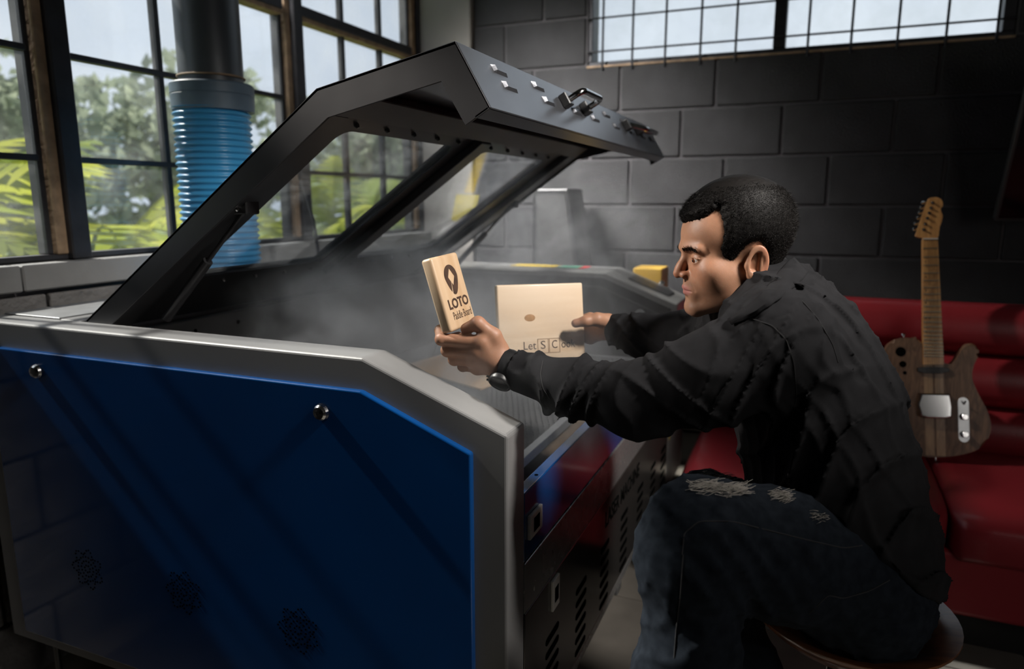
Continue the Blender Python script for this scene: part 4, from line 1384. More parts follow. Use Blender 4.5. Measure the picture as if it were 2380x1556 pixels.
M_SKIN = skin_mat()
M_HAIR = hair_mat()
M_SHIRT = cloth_mat('black_cotton_twill', (0.017, 0.017, 0.0185), 900)
M_JEANS = cloth_mat('dark_denim', (0.009, 0.012, 0.017), 700, col2=(0.018, 0.023, 0.031), vscale=60)
M_THREAD = mat('frayed_white_thread', (0.30, 0.28, 0.25), 0.9)
M_EYE = mat('eye_white', (0.55, 0.50, 0.46), 0.12)
M_IRIS = mat('brown_iris', (0.13, 0.035, 0.012), 0.08)
M_PUPIL = mat('pupil', (0.004, 0.004, 0.004), 0.08)
M_SHOE = mat('dark_shoe_leather', (0.03, 0.022, 0.018), 0.5)

# ---- head frame: x to his left (towards the camera), y forward, z up; origin between the ears
HO = np.array(at(1700, 610, 1.265), np.float32)
H_AZ = math.radians(115.0)
hf = Vector((math.cos(H_AZ), math.sin(H_AZ), 0)); hl = Vector((-math.sin(H_AZ), math.cos(H_AZ), 0))
HP = math.radians(-3.0)
HF = hf * math.cos(HP) + Vector((0, 0, 1)) * math.sin(HP); HU = Vector((0, 0, 1)) * math.cos(HP) - hf * math.sin(HP)
HM = np.array([list(hl), list(HF), list(HU)], np.float32)      # rows: local axes in world


HS = 0.945


def to_w(V): return (V * HS) @ HM + HO
def to_l(P): return (P - HO) @ HM


EYE = (0.0315, 0.0705, 0.0125)


def head_sdf(P):
    X = np.stack([np.abs(P[:, 0]), P[:, 1], P[:, 2]], 1)
    d = ell(P, (0, -0.014, 0.062), (0.0735, 0.098, 0.088))
    d = smin(d, ell(P, (0, 0.034, 0.052), (0.060, 0.0575, 0.056)), 0.022)
    d = smin(d, ell(P, (0, 0.030, -0.018), (0.056, 0.056, 0.068)), 0.025)
    d = smin(d, cone(X, (0.048, -0.004, -0.028), (0.041, 0.016, -0.060), 0.017, 0.0155), 0.024)
    d = smin(d, cone(X, (0.041, 0.016, -0.060), (0.012, 0.069, -0.083), 0.0155, 0.0150), 0.024)
    d = smin(d, ell(P, (0, 0.0715, -0.080), (0.021, 0.0165, 0.0165)), 0.012)
    d = smin(d, ell(X, (0.044, 0.052, -0.010), (0.021, 0.022, 0.020)), 0.026)                    # cheekbones
    d = smin(d, ell(P, (0, 0.074, -0.043), (0.030, 0.0155, 0.026)), 0.014)         # muzzle
    d = smin(d, cone(X, (0.044, 0.074, 0.0315), (0.010, 0.0885, 0.0325), 0.0075, 0.0085), 0.012)   # brow ridge
    d = smax(d, -ell(X, (0.031, 0.0965, 0.012), (0.020, 0.0160, 0.0125)), 0.012)   # eye sockets
    d = smax(d, -ell(X, (0.018, 0.100, 0.012), (0.007, 0.012, 0.012)), 0.008)
    # nose
    d = smin(d, cone(P, (0, 0.0840, 0.026), (0, 0.0985, -0.006), 0.0062, 0.0080), 0.008)
    d = smin(d, cone(P, (0, 0.0965, -0.002), (0, 0.1020, -0.0145), 0.0078, 0.0088), 0.006)
    d = smin(d, ell(X, (0.0115, 0.0905, -0.0180), (0.0068, 0.0100, 0.0072)), 0.006)
    d = smin(d, cone(P, (0, 0.1000, -0.0180), (0, 0.0880, -0.0260), 0.0062, 0.0050), 0.005)
    d = smax(d, -ell(X, (0.0072, 0.0930, -0.0275), (0.0034, 0.0058, 0.0045)), 0.003)
    # eyelids around the eyeball
    d = smin(d, ball(X, EYE, 0.0142), 0.0035)
    d = smax(d, -ell(X, (EYE[0] + 0.0005, EYE[1] + 0.0125, EYE[2] - 0.0016), (0.0128, 0.0105, 0.0043)), 0.0012)
    d = smin(d, cone(X, (EYE[0] - 0.011, EYE[1] + 0.0105, EYE[2] + 0.0038), (EYE[0] + 0.0125, EYE[1] + 0.0065, EYE[2] + 0.0022), 0.0022, 0.0024), 0.003)
    # mouth
    d = smax(d, -ell(P, (0, 0.0960, -0.0300), (0.0045, 0.0060, 0.0090)), 0.006)
    d = smin(d, cone(X, (0.004, 0.0885, -0.0415), (0.0225, 0.0795, -0.0465), 0.0050, 0.0026), 0.005)
    d = smin(d, cone(X, (0.0, 0.0865, -0.0525), (0.0195, 0.0790, -0.0495), 0.0058, 0.0028), 0.005)
    d = smax(d, -cone(X, (0.0, 0.0960, -0.0470), (0.0245, 0.0835, -0.0482), 0.0013, 0.0010), 0.0025)
    d = smax(d, -ell(P, (0, 0.0945, -0.0640), (0.018, 0.0085, 0.0060)), 0.008)
    d = smin(d, ell(X, (0.036, 0.028, -0.030), (0.024, 0.040, 0.034)), 0.022)
    # smile fold and cheek hollow
    d = smax(d, -cone(X, (0.020, 0.0930, -0.0220), (0.031, 0.0810, -0.0460), 0.0012, 0.0006), 0.006)
    # ears
    e = (X - V3((0.0740, -0.020, 0.003))) * 1.06
    ca, sa = math.cos(0.30), math.sin(0.30)
    ey = e[:, 1] * ca + e[:, 2] * sa * 0.5
    ez = e[:, 2] * ca - e[:, 1] * sa * 0.6
    ex = e[:, 0] + 0.22 * ey
    E_ = np.stack([ex, ey, ez], 1)
    ro = np.sqrt((ey / 0.0185) ** 2 + ((ez - 0.002 * 0) / 0.0315) ** 2)
    rim = np.sqrt((np.maximum(0, np.abs(ro - 0.86) - 0.05) * 0.021) ** 2 + (ex - 0.002) ** 2) - 0.0036
    lobe = ell(E_, (-0.001, 0.004, -0.024), (0.0055, 0.0095, 0.0105))
    bowl = ell(E_, (-0.009, 0.001, 0.0), (0.0065, 0.0165, 0.0275))
    anti = cone(E_, (0.0, -0.006, 0.016), (-0.001, -0.008, -0.012), 0.0036, 0.0040)
    trag = ell(E_, (-0.002, 0.0155, -0.006), (0.0055, 0.0045, 0.0070))
    ear = smin(smin(rim, bowl, 0.005), smin(lobe, smin(anti, trag, 0.003), 0.004), 0.005)
    ear = smax(ear, -ell(E_, (0.004, 0.006, -0.006), (0.0060, 0.0058, 0.0080)), 0.004)
    d = smin(d, ear, 0.004)
    # neck
    d = smin(d, cone(P, (0, -0.028, -0.030), (0, -0.070, -0.130), 0.054, 0.060), 0.022)
    d = smin(d, cone(P, (0, -0.070, -0.130), (0, -0.120, -0.200), 0.060, 0.075), 0.03)
    d = smin(d, cone(X, (0.046, -0.035, -0.030), (0.020, 0.005, -0.150), 0.011, 0.011), 0.02)
    return d


HAIRLINE = np.array([(0.16, 0.084), (0.075, 0.086), (0.058, 0.094), (0.040, 0.106), (0.036, 0.060), (0.042, 0.030), (0.036, 0.008), (0.020, 0.006), (0.008, 0.022), (-0.004, 0.038), (-0.024, 0.043),
                     (-0.042, 0.028), (-0.050, 0.000), (-0.056, -0.024), (-0.068, -0.036), (-0.20, -0.034), (-0.20, 0.30), (0.16, 0.30)], np.float32)


def poly_sd(p, q):
    """Signed distance in 2-D, negative inside polygon q."""
    d = np.full(len(p), 1e9, np.float32); s = np.ones(len(p), np.float32)
    for i in range(len(q)):
        a, b = q[i], q[i - 1]
        e = b - a; w = p - a
        t = np.clip((w @ e) / (e @ e), 0, 1)
        d = np.minimum(d, ((w - t[:, None] * e) ** 2).sum(1))
        c1 = p[:, 1] >= a[1]; c2 = p[:, 1] < b[1]; c3 = e[0] * w[:, 1] > e[1] * w[:, 0]
        s = np.where((c1 & c2 & c3) | (~c1 & ~c2 & ~c3), -s, s)
    return s * np.sqrt(d)


def hair_sdf(P):
    X = np.stack([np.abs(P[:, 0]), P[:, 1], P[:, 2]], 1)
    base = ell(P, (0, -0.014, 0.062), (0.0735, 0.098, 0.088))
    base = smin(base, ell(P, (0, 0.034, 0.052), (0.060, 0.0575, 0.056)), 0.022)
    base = smin(base, cone(P, (0, -0.028, -0.020), (0, -0.060, -0.100), 0.054, 0.056), 0.03)
    base = smin(base, ell(P, (0, 0.030, -0.018), (0.056, 0.056, 0.068)), 0.025)
    t = 0.0035 + 0.0085 * np.clip((P[:, 2] - 0.02) / 0.11, 0, 1) + 0.0012 * np.clip((P[:, 1] - 0.02) / 0.06, 0, 1) * np.clip((P[:, 2] - 0.06) / 0.04, 0, 1)
    q = P * 1.0
    n1 = np.sin(q @ V3((310, 90, 140)) + 2.2 * np.sin(q @ V3((-80, 150, 60)))) * np.sin(q @ V3((-190, 120, 260)) + 1.3)
    n2 = np.sin(q @ V3((700, 160, 380)) + 2 * np.sin(q @ V3((200, -210, 160))))
    t = t + 0.0002 * n1 * np.clip((P[:, 2] - 0.01) / 0.05, 0.2, 1) + 0.00015 * n2
    g = poly_sd(P[:, 1:3] + np.stack([0.0015 * n1, 0.0015 * n2], 1), HAIRLINE)
    g = g - 0.012 * np.clip((0.045 - X[:, 0]) / 0.045, 0, 1) * (P[:, 1] > 0.02) * 0.55
    t = (t + 0.001) * np.clip(0.25 - g / 0.016, 0, 1) - 0.001
    return smax(base - t, g - 0.001, 0.003)


Vh, Qh = nets(head_sdf, (-0.102, -0.150, -0.205), (0.102, 0.118, 0.162), 0.0014, slack=0.006)
base_c = np.array((0.44, 0.225, 0.135))
cl = np.tile(base_c, (len(Vh), 1))
ax_, ay_, az_ = np.abs(Vh[:, 0]), Vh[:, 1], Vh[:, 2]


def blob(c, r): return np.exp(-(((ax_ - c[0]) / r[0]) ** 2 + ((ay_ - c[1]) / r[1]) ** 2 + ((az_ - c[2]) / r[2]) ** 2))


stub = np.clip(blob((0.02, 0.075, -0.075), (0.035, 0.04, 0.028)) + 0.9 * blob((0.018, 0.085, -0.034), (0.020, 0.02, 0.008)) + 0.7 * blob((0.05, 0.02, -0.06), (0.025, 0.04, 0.03)), 0, 1)
cl = cl * (1 - 0.34 * stub[:, None]) + np.array((0.0, 0.004, 0.006)) * stub[:, None]
red = np.clip(blob((0, 0.1, -0.016), (0.02, 0.02, 0.015)) * 0.6 + blob((0.04, 0.06, -0.015), (0.02, 0.03, 0.02)) * 0.4 + (ax_ > 0.079) * 0.5, 0, 1)[:, None]
cl = cl * (1 - red) + cl * np.array((1.05, 0.80, 0.78)) * red
lip = np.clip(1.6 * np.exp(-(((ax_) / 0.020) ** 4 + ((az_ + 0.0470) / 0.0085) ** 4)) * (ay_ > 0.0765), 0, 1)[:, None]
cl = cl * (1 - lip) + np.array((0.40, 0.155, 0.135)) * lip
face_rows = (Vh, Qh, cl)

# ---- hands, each a continuous palm with five bent fingers
def A(u, v, d): return np.array(at(u, v, d), np.float32)


def hand_sdf(P, wrist, arm, mcp, pip, dip, tip, th, rr=0.0098, fore=0.0265):
    d = chain(P, [(arm, fore), (wrist, 0.0275)], 0.01)
    for i in range(4):
        b = wrist * 0.72 + mcp[i] * 0.28 if i in (1, 2) else wrist * 0.62 + mcp[i] * 0.38
        d = smin(d, cone(P, b, mcp[i], 0.0170, 0.0135), 0.016)
    d = smin(d, cone(P, mcp[0], mcp[3], 0.0125, 0.0115), 0.012)
    for i in range(4):
        r = rr * (1.0, 1.05, 1.0, 0.86)[i]
        f = chain(P, [(mcp[i], r * 1.28), (pip[i], r * 1.10), (dip[i], r * 0.98), (tip[i], r * 0.86)], 0.004)
        f = smin(f, ball(P, pip[i], r * 1.16), 0.004)
        d = smin(d, f, 0.0055)
    t = chain(P, [(th[0], 0.0195), (th[1], 0.0150), (th[2], 0.0122), (th[3], 0.0100)], 0.007)
    d = smin(d, t, 0.008)
    return d


# near (left) hand under the small plaque
h1 = dict(arm=A(1215, 866, 1.295), wrist=A(1168, 846, 1.305),
          mcp=[A(1122, 796, 1.285), A(1108, 818, 1.292), A(1104, 838, 1.304), A(1110, 854, 1.322)],
          pip=[A(1026, 789, 1.305), A(1040, 815, 1.318), A(1056, 836, 1.330), A(1076, 852, 1.345)],
          dip=[A(1022, 768, 1.338), A(1040, 790, 1.350), A(1060, 812, 1.358), A(1080, 832, 1.366)],
          tip=[A(1044, 757, 1.350), A(1066, 782, 1.360), A(1086, 804, 1.362), A(1100, 826, 1.366)],
          th=[A(1158, 812, 1.300), A(1146, 782, 1.288), A(1111, 752, 1.282), A(1083, 764, 1.294)])
h1f = lambda P: hand_sdf(P, **h1)
lo = np.min([A(1000, 900, 1.26), A(1270, 730, 1.40), A(1000, 730, 1.40), A(1270, 900, 1.26)], 0) - 0.03
hi = np.max([A(1000, 900, 1.26), A(1270, 730, 1.40), A(1000, 730, 1.40), A(1270, 900, 1.26)], 0) + 0.03
V1, Q1 = nets(h1f, lo, hi, 0.0016, slack=0.006)
# far (right) hand gripping the edge of the larger plaque
h2 = dict(arm=A(1475, 782, 1.600), wrist=A(1422, 762, 1.630),
          mcp=[A(1372, 742, 1.660), A(1368, 757, 1.668), A(1368, 772, 1.672), A(1372, 786, 1.672)],
          pip=[A(1338, 742, 1.680), A(1334, 758, 1.686), A(1336, 774, 1.686), A(1342, 788, 1.684)],
          dip=[A(1318, 744, 1.676), A(1314, 760, 1.682), A(1316, 776, 1.682), A(1324, 790, 1.680)],
          tip=[A(1306, 746, 1.672), A(1302, 762, 1.678), A(1304, 778, 1.678), A(1314, 792, 1.676)],
          th=[A(1412, 748, 1.622), A(1388, 743, 1.606), A(1362, 747, 1.602), A(1338, 752, 1.606)])
h2f = lambda P: hand_sdf(P, **h2)
c2 = [A(1280, 830, 1.58), A(1500, 700, 1.72), A(1280, 700, 1.72), A(1500, 830, 1.58), A(1280, 700, 1.58), A(1500, 830, 1.72)]
V2, Q2 = nets(h2f, np.min(c2, 0) - 0.02, np.max(c2, 0) + 0.02, 0.0018, slack=0.006)

# ---- limb and trunk centre lines (shared by the body and the clothes)
ARM_N = [(A(1800, 815, 1.110), 0.082), (A(1650, 880, 1.125), 0.071), (A(1480, 930, 1.170), 0.057), (A(1340, 903, 1.235), 0.046), (A(1205, 864, 1.295), 0.037)]
ARM_F = [(A(1700, 790, 1.520), 0.070), (A(1580, 790, 1.480), 0.052), (A(1500, 783, 1.550), 0.045), (A(1432, 766, 1.625), 0.036)]
LEG_N = [(A(1965, 1335, 1.160), 0.105), (A(1800, 1285, 1.100), 0.093), (A(1630, 1243, 1.050), 0.077), (A(1600, 1300, 1.045), 0.070), (A(1605, 1520, 1.050), 0.063), (A(1560, 1580, 1.065), 0.052), (A(1545, 1760, 1.08), 0.048), (A(1545, 1900, 1.09), 0.050)]
LEG_F = [(A(1960, 1320, 1.370), 0.10), (A(1780, 1240, 1.390), 0.085), (A(1640, 1190, 1.390), 0.072), (A(1625, 1240, 1.385), 0.066), (A(1680, 1400, 1.380), 0.060), (A(1745, 1560, 1.380), 0.050), (A(1790, 1740, 1.38), 0.048), (A(1800, 1860, 1.38), 0.05)]
TRUNK = [(A(1795, 715, 1.275), 0.085), (A(1835, 800, 1.265), 0.108), (A(1885, 930, 1.262), 0.126), (A(1925, 1090, 1.262), 0.128), (A(1965, 1260, 1.265), 0.128), (A(1985, 1350, 1.265), 0.12)]
B_AZ = math.radians(100)
b_l = np.array((-math.sin(B_AZ), math.cos(B_AZ), 0), np.float32)      # body's left
T_MID = A(1885, 930, 1.262)


def squash(P, k):
    """Compress the lateral axis so round sections become broad ones."""
    s = (P - T_MID) @ b_l
    return P - (s * (1 - k))[:, None] * b_l


def squash_pt(p, k):
    s = float((p - T_MID) @ b_l)
    return p - s * (1 - k) * b_l


def trunk_sdf(P, grow=0.0):
    k = 0.66
    Pq = squash(P, k)
    return chain(Pq, [(squash_pt(p, k), r + grow) for p, r in TRUNK], 0.05) * 1.15


def body_sdf(P):
    d = trunk_sdf(P, -0.015)
    for C_ in (ARM_N, ARM_F, LEG_N, LEG_F):
        d = smin(d, chain(P, [(p, r - 0.014) for p, r in C_], 0.03), 0.03)
    return d


pts_all = np.array([p for C_ in (ARM_N, ARM_F, LEG_N, LEG_F, TRUNK) for p, _ in C_])
Vb, Qb = nets(body_sdf, pts_all.min(0) - 0.16, pts_all.max(0) + 0.16, 0.012, slack=0.03)
# one mesh: trunk and limbs under the clothes, head and hands at full detail
Vw = to_w(Vh)
Va = np.concatenate([Vb, Vw, V1, V2])
Qa = np.concatenate([Qb, Qh + len(Vb), Q1 + len(Vb) + len(Vw), Q2 + len(Vb) + len(Vw) + len(V1)])
hc_ = np.array((0.43, 0.225, 0.14))
Ca = np.concatenate([np.tile(base_c, (len(Vb), 1)), cl, np.tile(hc_, (len(V1), 1)), np.tile(hc_, (len(V2), 1))])
person = obj('person', sdf_mesh('person', Va, Qa, [M_SKIN], Ca), None)
tag(person, 'seated person in black shirt and ripped jeans leaning over the machine, holding two plaques', 'person')

# eyes: ball, iris, pupil on each
GAZE = Vector((0.10, 0.97, -0.20)).normalized()
for s in (1, -1):
    c = Vector((EYE[0] * s, EYE[1], EYE[2]))
    bm = B(); bmesh.ops.create_uvsphere(bm, u_segments=28, v_segments=18, radius=0.0129, matrix=Matrix.Translation(c))
    for v in bm.verts: v.co = Vector(to_w(np.array([v.co], np.float32))[0])
    eye = obj('eye', bm, M_EYE, person, sm=80)
    for r0, off, m_ in ((0.0058, 0.0114, M_IRIS), (0.0026, 0.01265, M_PUPIL)):
        bm = B(); lathe(bm, [(r0, off), (r0 * 0.8, off + 0.0011), (r0 * 0.4, off + 0.0017), (0, off + 0.0019)], c, GAZE, 20)
        for v in bm.verts: v.co = Vector(to_w(np.array([v.co], np.float32))[0])
        obj('iris' if m_ is M_IRIS else 'pupil', bm, m_, eye, sm=60)

Vr, Qr = nets(hair_sdf, (-0.100, -0.150, -0.060), (0.100, 0.118, 0.182), 0.0016, slack=0.010)
obj('hair', sdf_mesh('hair', to_w(Vr), Qr, [M_HAIR]), None, person)['label'] = 'short black cropped hair'


# short strands over the scalp and the brows, grown from the surface
def strands(Vs, Ns, L, rng, flow, width, jitter):
    n = len(Vs)
    dirs = Ns * 0.55 + flow + rng.normal(size=(n, 3)) * jitter
    dirs /= np.linalg.norm(dirs, axis=1)[:, None]
    side = np.cross(dirs, rng.normal(size=(n, 3))); side /= np.linalg.norm(side, axis=1)[:, None]
    a = Vs - dirs * 0.002; t = Vs + dirs * L[:, None]
    Vt = np.stack([a - side * width, a + side * width, t], 1).reshape(-1, 3)
    return Vt, np.arange(3 * n).reshape(-1, 3)


rng = np.random.default_rng(5)
hm = bpy.data.objects['hair'].data
nrm_ = np.empty(len(Vr) * 3, np.float32); hm.vertex_normals.foreach_get('vector', nrm_); nrm_ = (nrm_.reshape(-1, 3)) @ HM.T
pick = rng.choice(len(Vr), min(len(Vr), 52000), replace=False)
pv, pn = Vr[pick], nrm_[pick]
ok = (pn[:, 2] > -0.75)
pv, pn = pv[ok], pn[ok]
flow = np.stack([0.10 * np.sign(pv[:, 0]), 0.75 * np.clip((pv[:, 1] + 0.02) / 0.08, -1, 1), 0.35 * np.clip((pv[:, 2] - 0.05) / 0.05, -1.6, 0.2)], 1)
Lh = 0.004 + 0.007 * np.clip((pv[:, 2] - 0.03) / 0.10, 0, 1) * rng.uniform(0.6, 1.2, len(pv))
St, Sf = strands(pv, pn, Lh, rng, flow, 0.00028, 0.20)
me = bpy.data.meshes.new('hair_strands'); me.from_pydata(to_w(St.astype(np.float32)).tolist(), [], Sf.tolist()); me.materials.append(M_HAIR)
o = obj('hair_strands', me, None, person); o['kind'] = 'stuff'
for s in (1, -1):
    t = rng.uniform(0, 1, 520)
    bx = 0.012 + 0.034 * t
    bz = 0.0285 + 0.0045 * np.sin(np.clip(t, 0, 1) * 2.4) - 0.006 * np.clip(t - 0.6, 0, 1) + rng.normal(size=520) * 0.0021
    by = 0.0955 - 0.55 * np.clip(bx - 0.008, 0, 1) ** 1.35 * 6 * 0.55
    P_ = np.stack([bx * s, by, bz], 1).astype(np.float32)
    for _ in range(12):                                      # slide on to the brow surface
        dd = head_sdf(P_); P_[:, 1] -= dd * 0.8
    St, Sf = strands(P_, np.tile((0, 1.0, 0), (520, 1)), np.full(520, 0.0062), rng, np.stack([0.9 * s * np.ones(520), -0.25 * np.ones(520), 0.30 - 0.6 * t], 1), 0.0004, 0.15)
    me = bpy.data.meshes.new('eyebrow'); me.from_pydata(to_w(St.astype(np.float32)).tolist(), [], Sf.tolist()); me.materials.append(M_HAIR)
    obj('eyebrow', me, None, person)['kind'] = 'stuff'


# ---- shirt
def folds(P):
    q = P
    w1 = 1.6 * np.sin(q @ V3((9, 14, -11)) + 0.7)
    w2 = 1.9 * np.sin(q @ V3((-13, 8, 10)))
    r1 = ridge(q, (22, 34, 30), w1, 3)
    r2 = ridge(q, (-30, 26, -34), w2, 3)
    r3 = ridge(q, (50, 70, -28), 1.5 * np.sin(q @ V3((20, -17, 24))), 2)
    g = 0.5 + 0.5 * np.sin(q @ V3((11, -9, 13)) + 1.0)
    return 0.013 * r1 * g + 0.011 * r2 * (1 - g) + 0.004 * r3


NECK0, NECK1 = to_w(np.array([[0, -0.045, -0.070]], np.float32))[0], to_w(np.array([[0, -0.110, -0.190]], np.float32))[0]
CUFF_N = (ARM_N[-1][0], (ARM_N[-1][0] - ARM_N[-2][0]) / np.linalg.norm(ARM_N[-1][0] - ARM_N[-2][0]))
CUFF_F = (ARM_F[-1][0], (ARM_F[-1][0] - ARM_F[-2][0]) / np.linalg.norm(ARM_F[-1][0] - ARM_F[-2][0]))
SH_F = A(1690, 770, 1.41); SH_N = A(1800, 800, 1.115)


def arm_folds(P, C_, amp):
    """Creases that wrap round a sleeve."""
    a, b = C_[0][0], C_[-1][0]
    ax = (b - a) / np.linalg.norm(b - a)
    s = (P - a) @ ax
    side = (P - a) @ V3((0.2, 0.3, 0.93))
    r = ridge(np.stack([s, side, 0 * s], 1), (62, 26, 0), 1.6 * np.sin(s * 21 + side * 30), 2.5)
    r2 = ridge(np.stack([s, side, 0 * s], 1), (40, -48, 0), 1.2 * np.sin(s * 33 - side * 18 + 1), 2.5)
    g = 0.55 + 0.45 * np.sin(s * 17 + 2.0)
    return amp * (r * g + 0.8 * r2 * (1 - g))


def shirt_sdf(P):
    d = trunk_sdf(P, 0.0)
    d = smin(d, cone(P, A(1770, 740, 1.27), SH_N, 0.055, 0.085), 0.05)
    d = smin(d, cone(P, A(1770, 740, 1.27), SH_F, 0.055, 0.070), 0.05)
    d = d - folds(P)
    # lower edge over the lap
    hem = (P - A(1900, 1235, 1.2)) @ V3(Vector(np.array((0, 0, 0)) + np.array(-CAM_U) * 0.86 + np.array(-CAM_R) * 0.50).normalized())
    d = smax(d, hem + 0.006 * np.sin(P @ V3((40, 50, 10))), 0.01)
    an = chain(P, ARM_N, 0.03) - arm_folds(P, ARM_N, 0.0125)
    an = smax(an, (P - CUFF_N[0] - CUFF_N[1] * 0.004) @ CUFF_N[1], 0.004)
    af = chain(P, ARM_F, 0.03) - arm_folds(P, ARM_F, 0.011)
    af = smax(af, (P - CUFF_F[0] - CUFF_F[1] * 0.004) @ CUFF_F[1], 0.004)
    d = smin(d, an, 0.025); d = smin(d, af, 0.025)
    # loose hanging cuff flap under the forearm, loose hem at the back
    d = smin(d, cone(P, A(1282, 925, 1.262), A(1272, 957, 1.258), 0.020, 0.009), 0.012)
    d = smin(d, cone(P, A(2120, 1230, 1.20), A(2150, 1345, 1.16), 0.030, 0.012), 0.03)
    # open neck
    d = smax(d, -cone(P, NECK0, NECK0 * 0.45 + NECK1 * 0.55, 0.066, 0.060), 0.010)
    return d


sp = np.array([p for C_ in (ARM_N, ARM_F, TRUNK) for p, _ in C_])
Vs, Qs = nets(shirt_sdf, sp.min(0) - np.array((0.24, 0.17, 0.17)), sp.max(0) + np.array((0.24, 0.15, 0.15)), 0.0045, slack=0.05)
shirt = obj('shirt', sdf_mesh('shirt', Vs, Qs, [M_SHIRT]), None, person); shirt['label'] = 'black long-sleeved cotton shirt'
# collar: a folded strip that stands round the neck and lies on the shoulder


def march(u, v, fn, d0=0.9, n=160, dmax=1.5):
    """First point of an implicit surface met from the viewpoint through (u, v)."""
    o = np.array(CAM_C, np.float32); r = np.array(at(u, v, 1.0), np.float32) - o
    L = float(np.linalg.norm(r)); r = r / L
    t = d0
    for _ in range(n):
        d = float(fn((o + r * t)[None, :])[0])
        if d < 0.0006: return o + r * t, r
        t += max(d * 0.6, 0.0006)
        if t > dmax * L: break
    return None, r


def neck_or_shirt(P):
    return np.minimum(shirt_sdf(P), head_sdf((P - HO) @ HM.T / HS) * HS)


UP = [(1846, 598), (1832, 606), (1812, 628), (1792, 655), (1770, 682), (1742, 706), (1712, 726), (1690, 742)]
LOWE = [(1880, 632), (1868, 648), (1846, 668), (1815, 690), (1790, 712), (1762, 730), (1728, 746), (1700, 756)]
bm = B()
rings = []
for (ua, va), (ub, vb) in zip(UP, LOWE):
    rg = []
    for f, off in ((0.0, 0.004), (0.04, 0.010), (0.35, 0.013), (0.7, 0.010), (1.0, 0.005)):
        p, r = march(ua + (ub - ua) * f, va + (vb - va) * f, neck_or_shirt)
        if p is None:
            p = A(ua + (ub - ua) * f, va + (vb - va) * f, 1.25)
        rg.append(bm.verts.new(Vector(p - r * off)))
    rings.append(rg)
for r0, r1 in zip(rings, rings[1:]):
    for k in range(4):
        bm.faces.new((r0[k], r0[k + 1], r1[k + 1], r1[k]))
bmesh.ops.subdivide_edges(bm, edges=bm.edges[:], cuts=2, use_grid_fill=True, smooth=0.8)
col_ = obj('collar', bm, M_SHIRT, shirt, sm=60)
md = col_.modifiers.new('thick', 'SOLIDIFY'); md.thickness = 0.003

# ---- jeans
def jeans_sdf(P):
    d = smin(chain(P, LEG_N, 0.035), chain(P, LEG_F, 0.035), 0.03)
    k = 0.66
    d2 = chain(squash(P, k), [(squash_pt(p, k), r) for p, r in [(A(1935, 1190, 1.262), 0.115), (A(1975, 1330, 1.262), 0.128)]], 0.05) * 1.1
    d = smin(d, d2, 0.05)
    f = 0.0045 * ridge(P, (60, 40, 30), 1.8 * np.sin(P @ V3((14, 24, -20))), 3) + 0.0035 * ridge(P, (-35, 62, -48), 1.5 * np.sin(P @ V3((22, -12, 17))), 3)
    kb = A(1705, 1330, 1.02)
    g = np.exp(-((P - kb) ** 2).sum(1) / 0.10 ** 2)
    f = f + 0.010 * g * ridge(P, (70, -50, 60), 0 * P[:, 0], 2)
    return d - f


jp = np.array([p for C_ in (LEG_N, LEG_F) for p, _ in C_])
Vj, Qj = nets(jeans_sdf, jp.min(0) - 0.16, jp.max(0) + np.array((0.14, 0.12, 0.16)), 0.006, slack=0.05)
jeans = obj('jeans', sdf_mesh('jeans', Vj, Qj, [M_JEANS]), None, person); jeans['label'] = 'dark ripped denim jeans'


def fray(u0, u1, v0, v1, d, n, L, name='frayed_rip'):
    """Loose pale threads lying on the jeans over a rip."""
    P_ = np.array([A(rng.uniform(u0, u1), 0, 1) * 0 + A(u0 + (u1 - u0) * t, v0 + (v1 - v0) * t + rng.normal() * 8, d - 0.2) for t in rng.uniform(0, 1, n)], np.float32)
    dirv = np.array([np.array(at(u0 + (u1 - u0) * 0.5, (v0 + v1) / 2, d)) - np.array(CAM_C)] * n, np.float32); dirv /= np.linalg.norm(dirv, axis=1)[:, None]
    for _ in range(40):
        P_ += dirv * jeans_sdf(P_)[:, None] * 0.7
    ok = np.abs(jeans_sdf(P_)) < 0.004
    P_ = P_[ok]
    bm = B()
    for p in P_:
        a = Vector(p) - Vector(dirv[0]) * 0.002
        w = Vector((CAM_R * 1.0 + CAM_U * (0.12 + rng.normal() * 0.22))).normalized() * L * rng.uniform(0.5, 1.2)
        tube(bm, [a - w * 0.5, a - Vector(dirv[0]) * 0.004 + Vector((0, 0, 1)) * rng.uniform(-0.004, 0.004), a + w * 0.5], 0.00042, 3, cap=False)
    o = obj(name, bm, M_THREAD, jeans); o['kind'] = 'stuff'


fray(1605, 1745, 1128, 1140, 1.08, 160, 0.030)
fray(1790, 1838, 1150, 1155, 1.10, 70, 0.022)
fray(1885, 1925, 1200, 1204, 1.12, 24, 0.012)
fray(1615, 1715, 1112, 1106, 1.36, 60, 0.03)


def seam(path, d, fn, parent, m, r=0.0009, lift=0.0004):
    """A stitched seam lying on the cloth along a drawn path."""
    pts = []
    for (u0, v0), (u1, v1) in zip(path, path[1:]):
        for k in range(8):
            pts.append((u0 + (u1 - u0) * k / 8, v0 + (v1 - v0) * k / 8))
    P_ = np.array([A(u, v, d - 0.25) for u, v in pts], np.float32)
    dv = np.array([np.array(at(u, v, d)) - np.array(CAM_C) for u, v in pts], np.float32); dv /= np.linalg.norm(dv, axis=1)[:, None]
    for _ in range(60):
        P_ += dv * np.clip(fn(P_), -0.02, 0.05)[:, None] * 0.6
    ok = np.abs(fn(P_)) < 0.004
    Q_ = P_[ok] - dv[ok] * lift
    if len(Q_) > 3:
        K_ = Q_.copy()
        for _ in range(2): K_[1:-1] = (K_[:-2] + K_[1:-1] * 2 + K_[2:]) / 4
        bm = B(); tube(bm, [Vector(p) for p in K_], r, 5); obj('seam', bm, m, parent, sm=60)


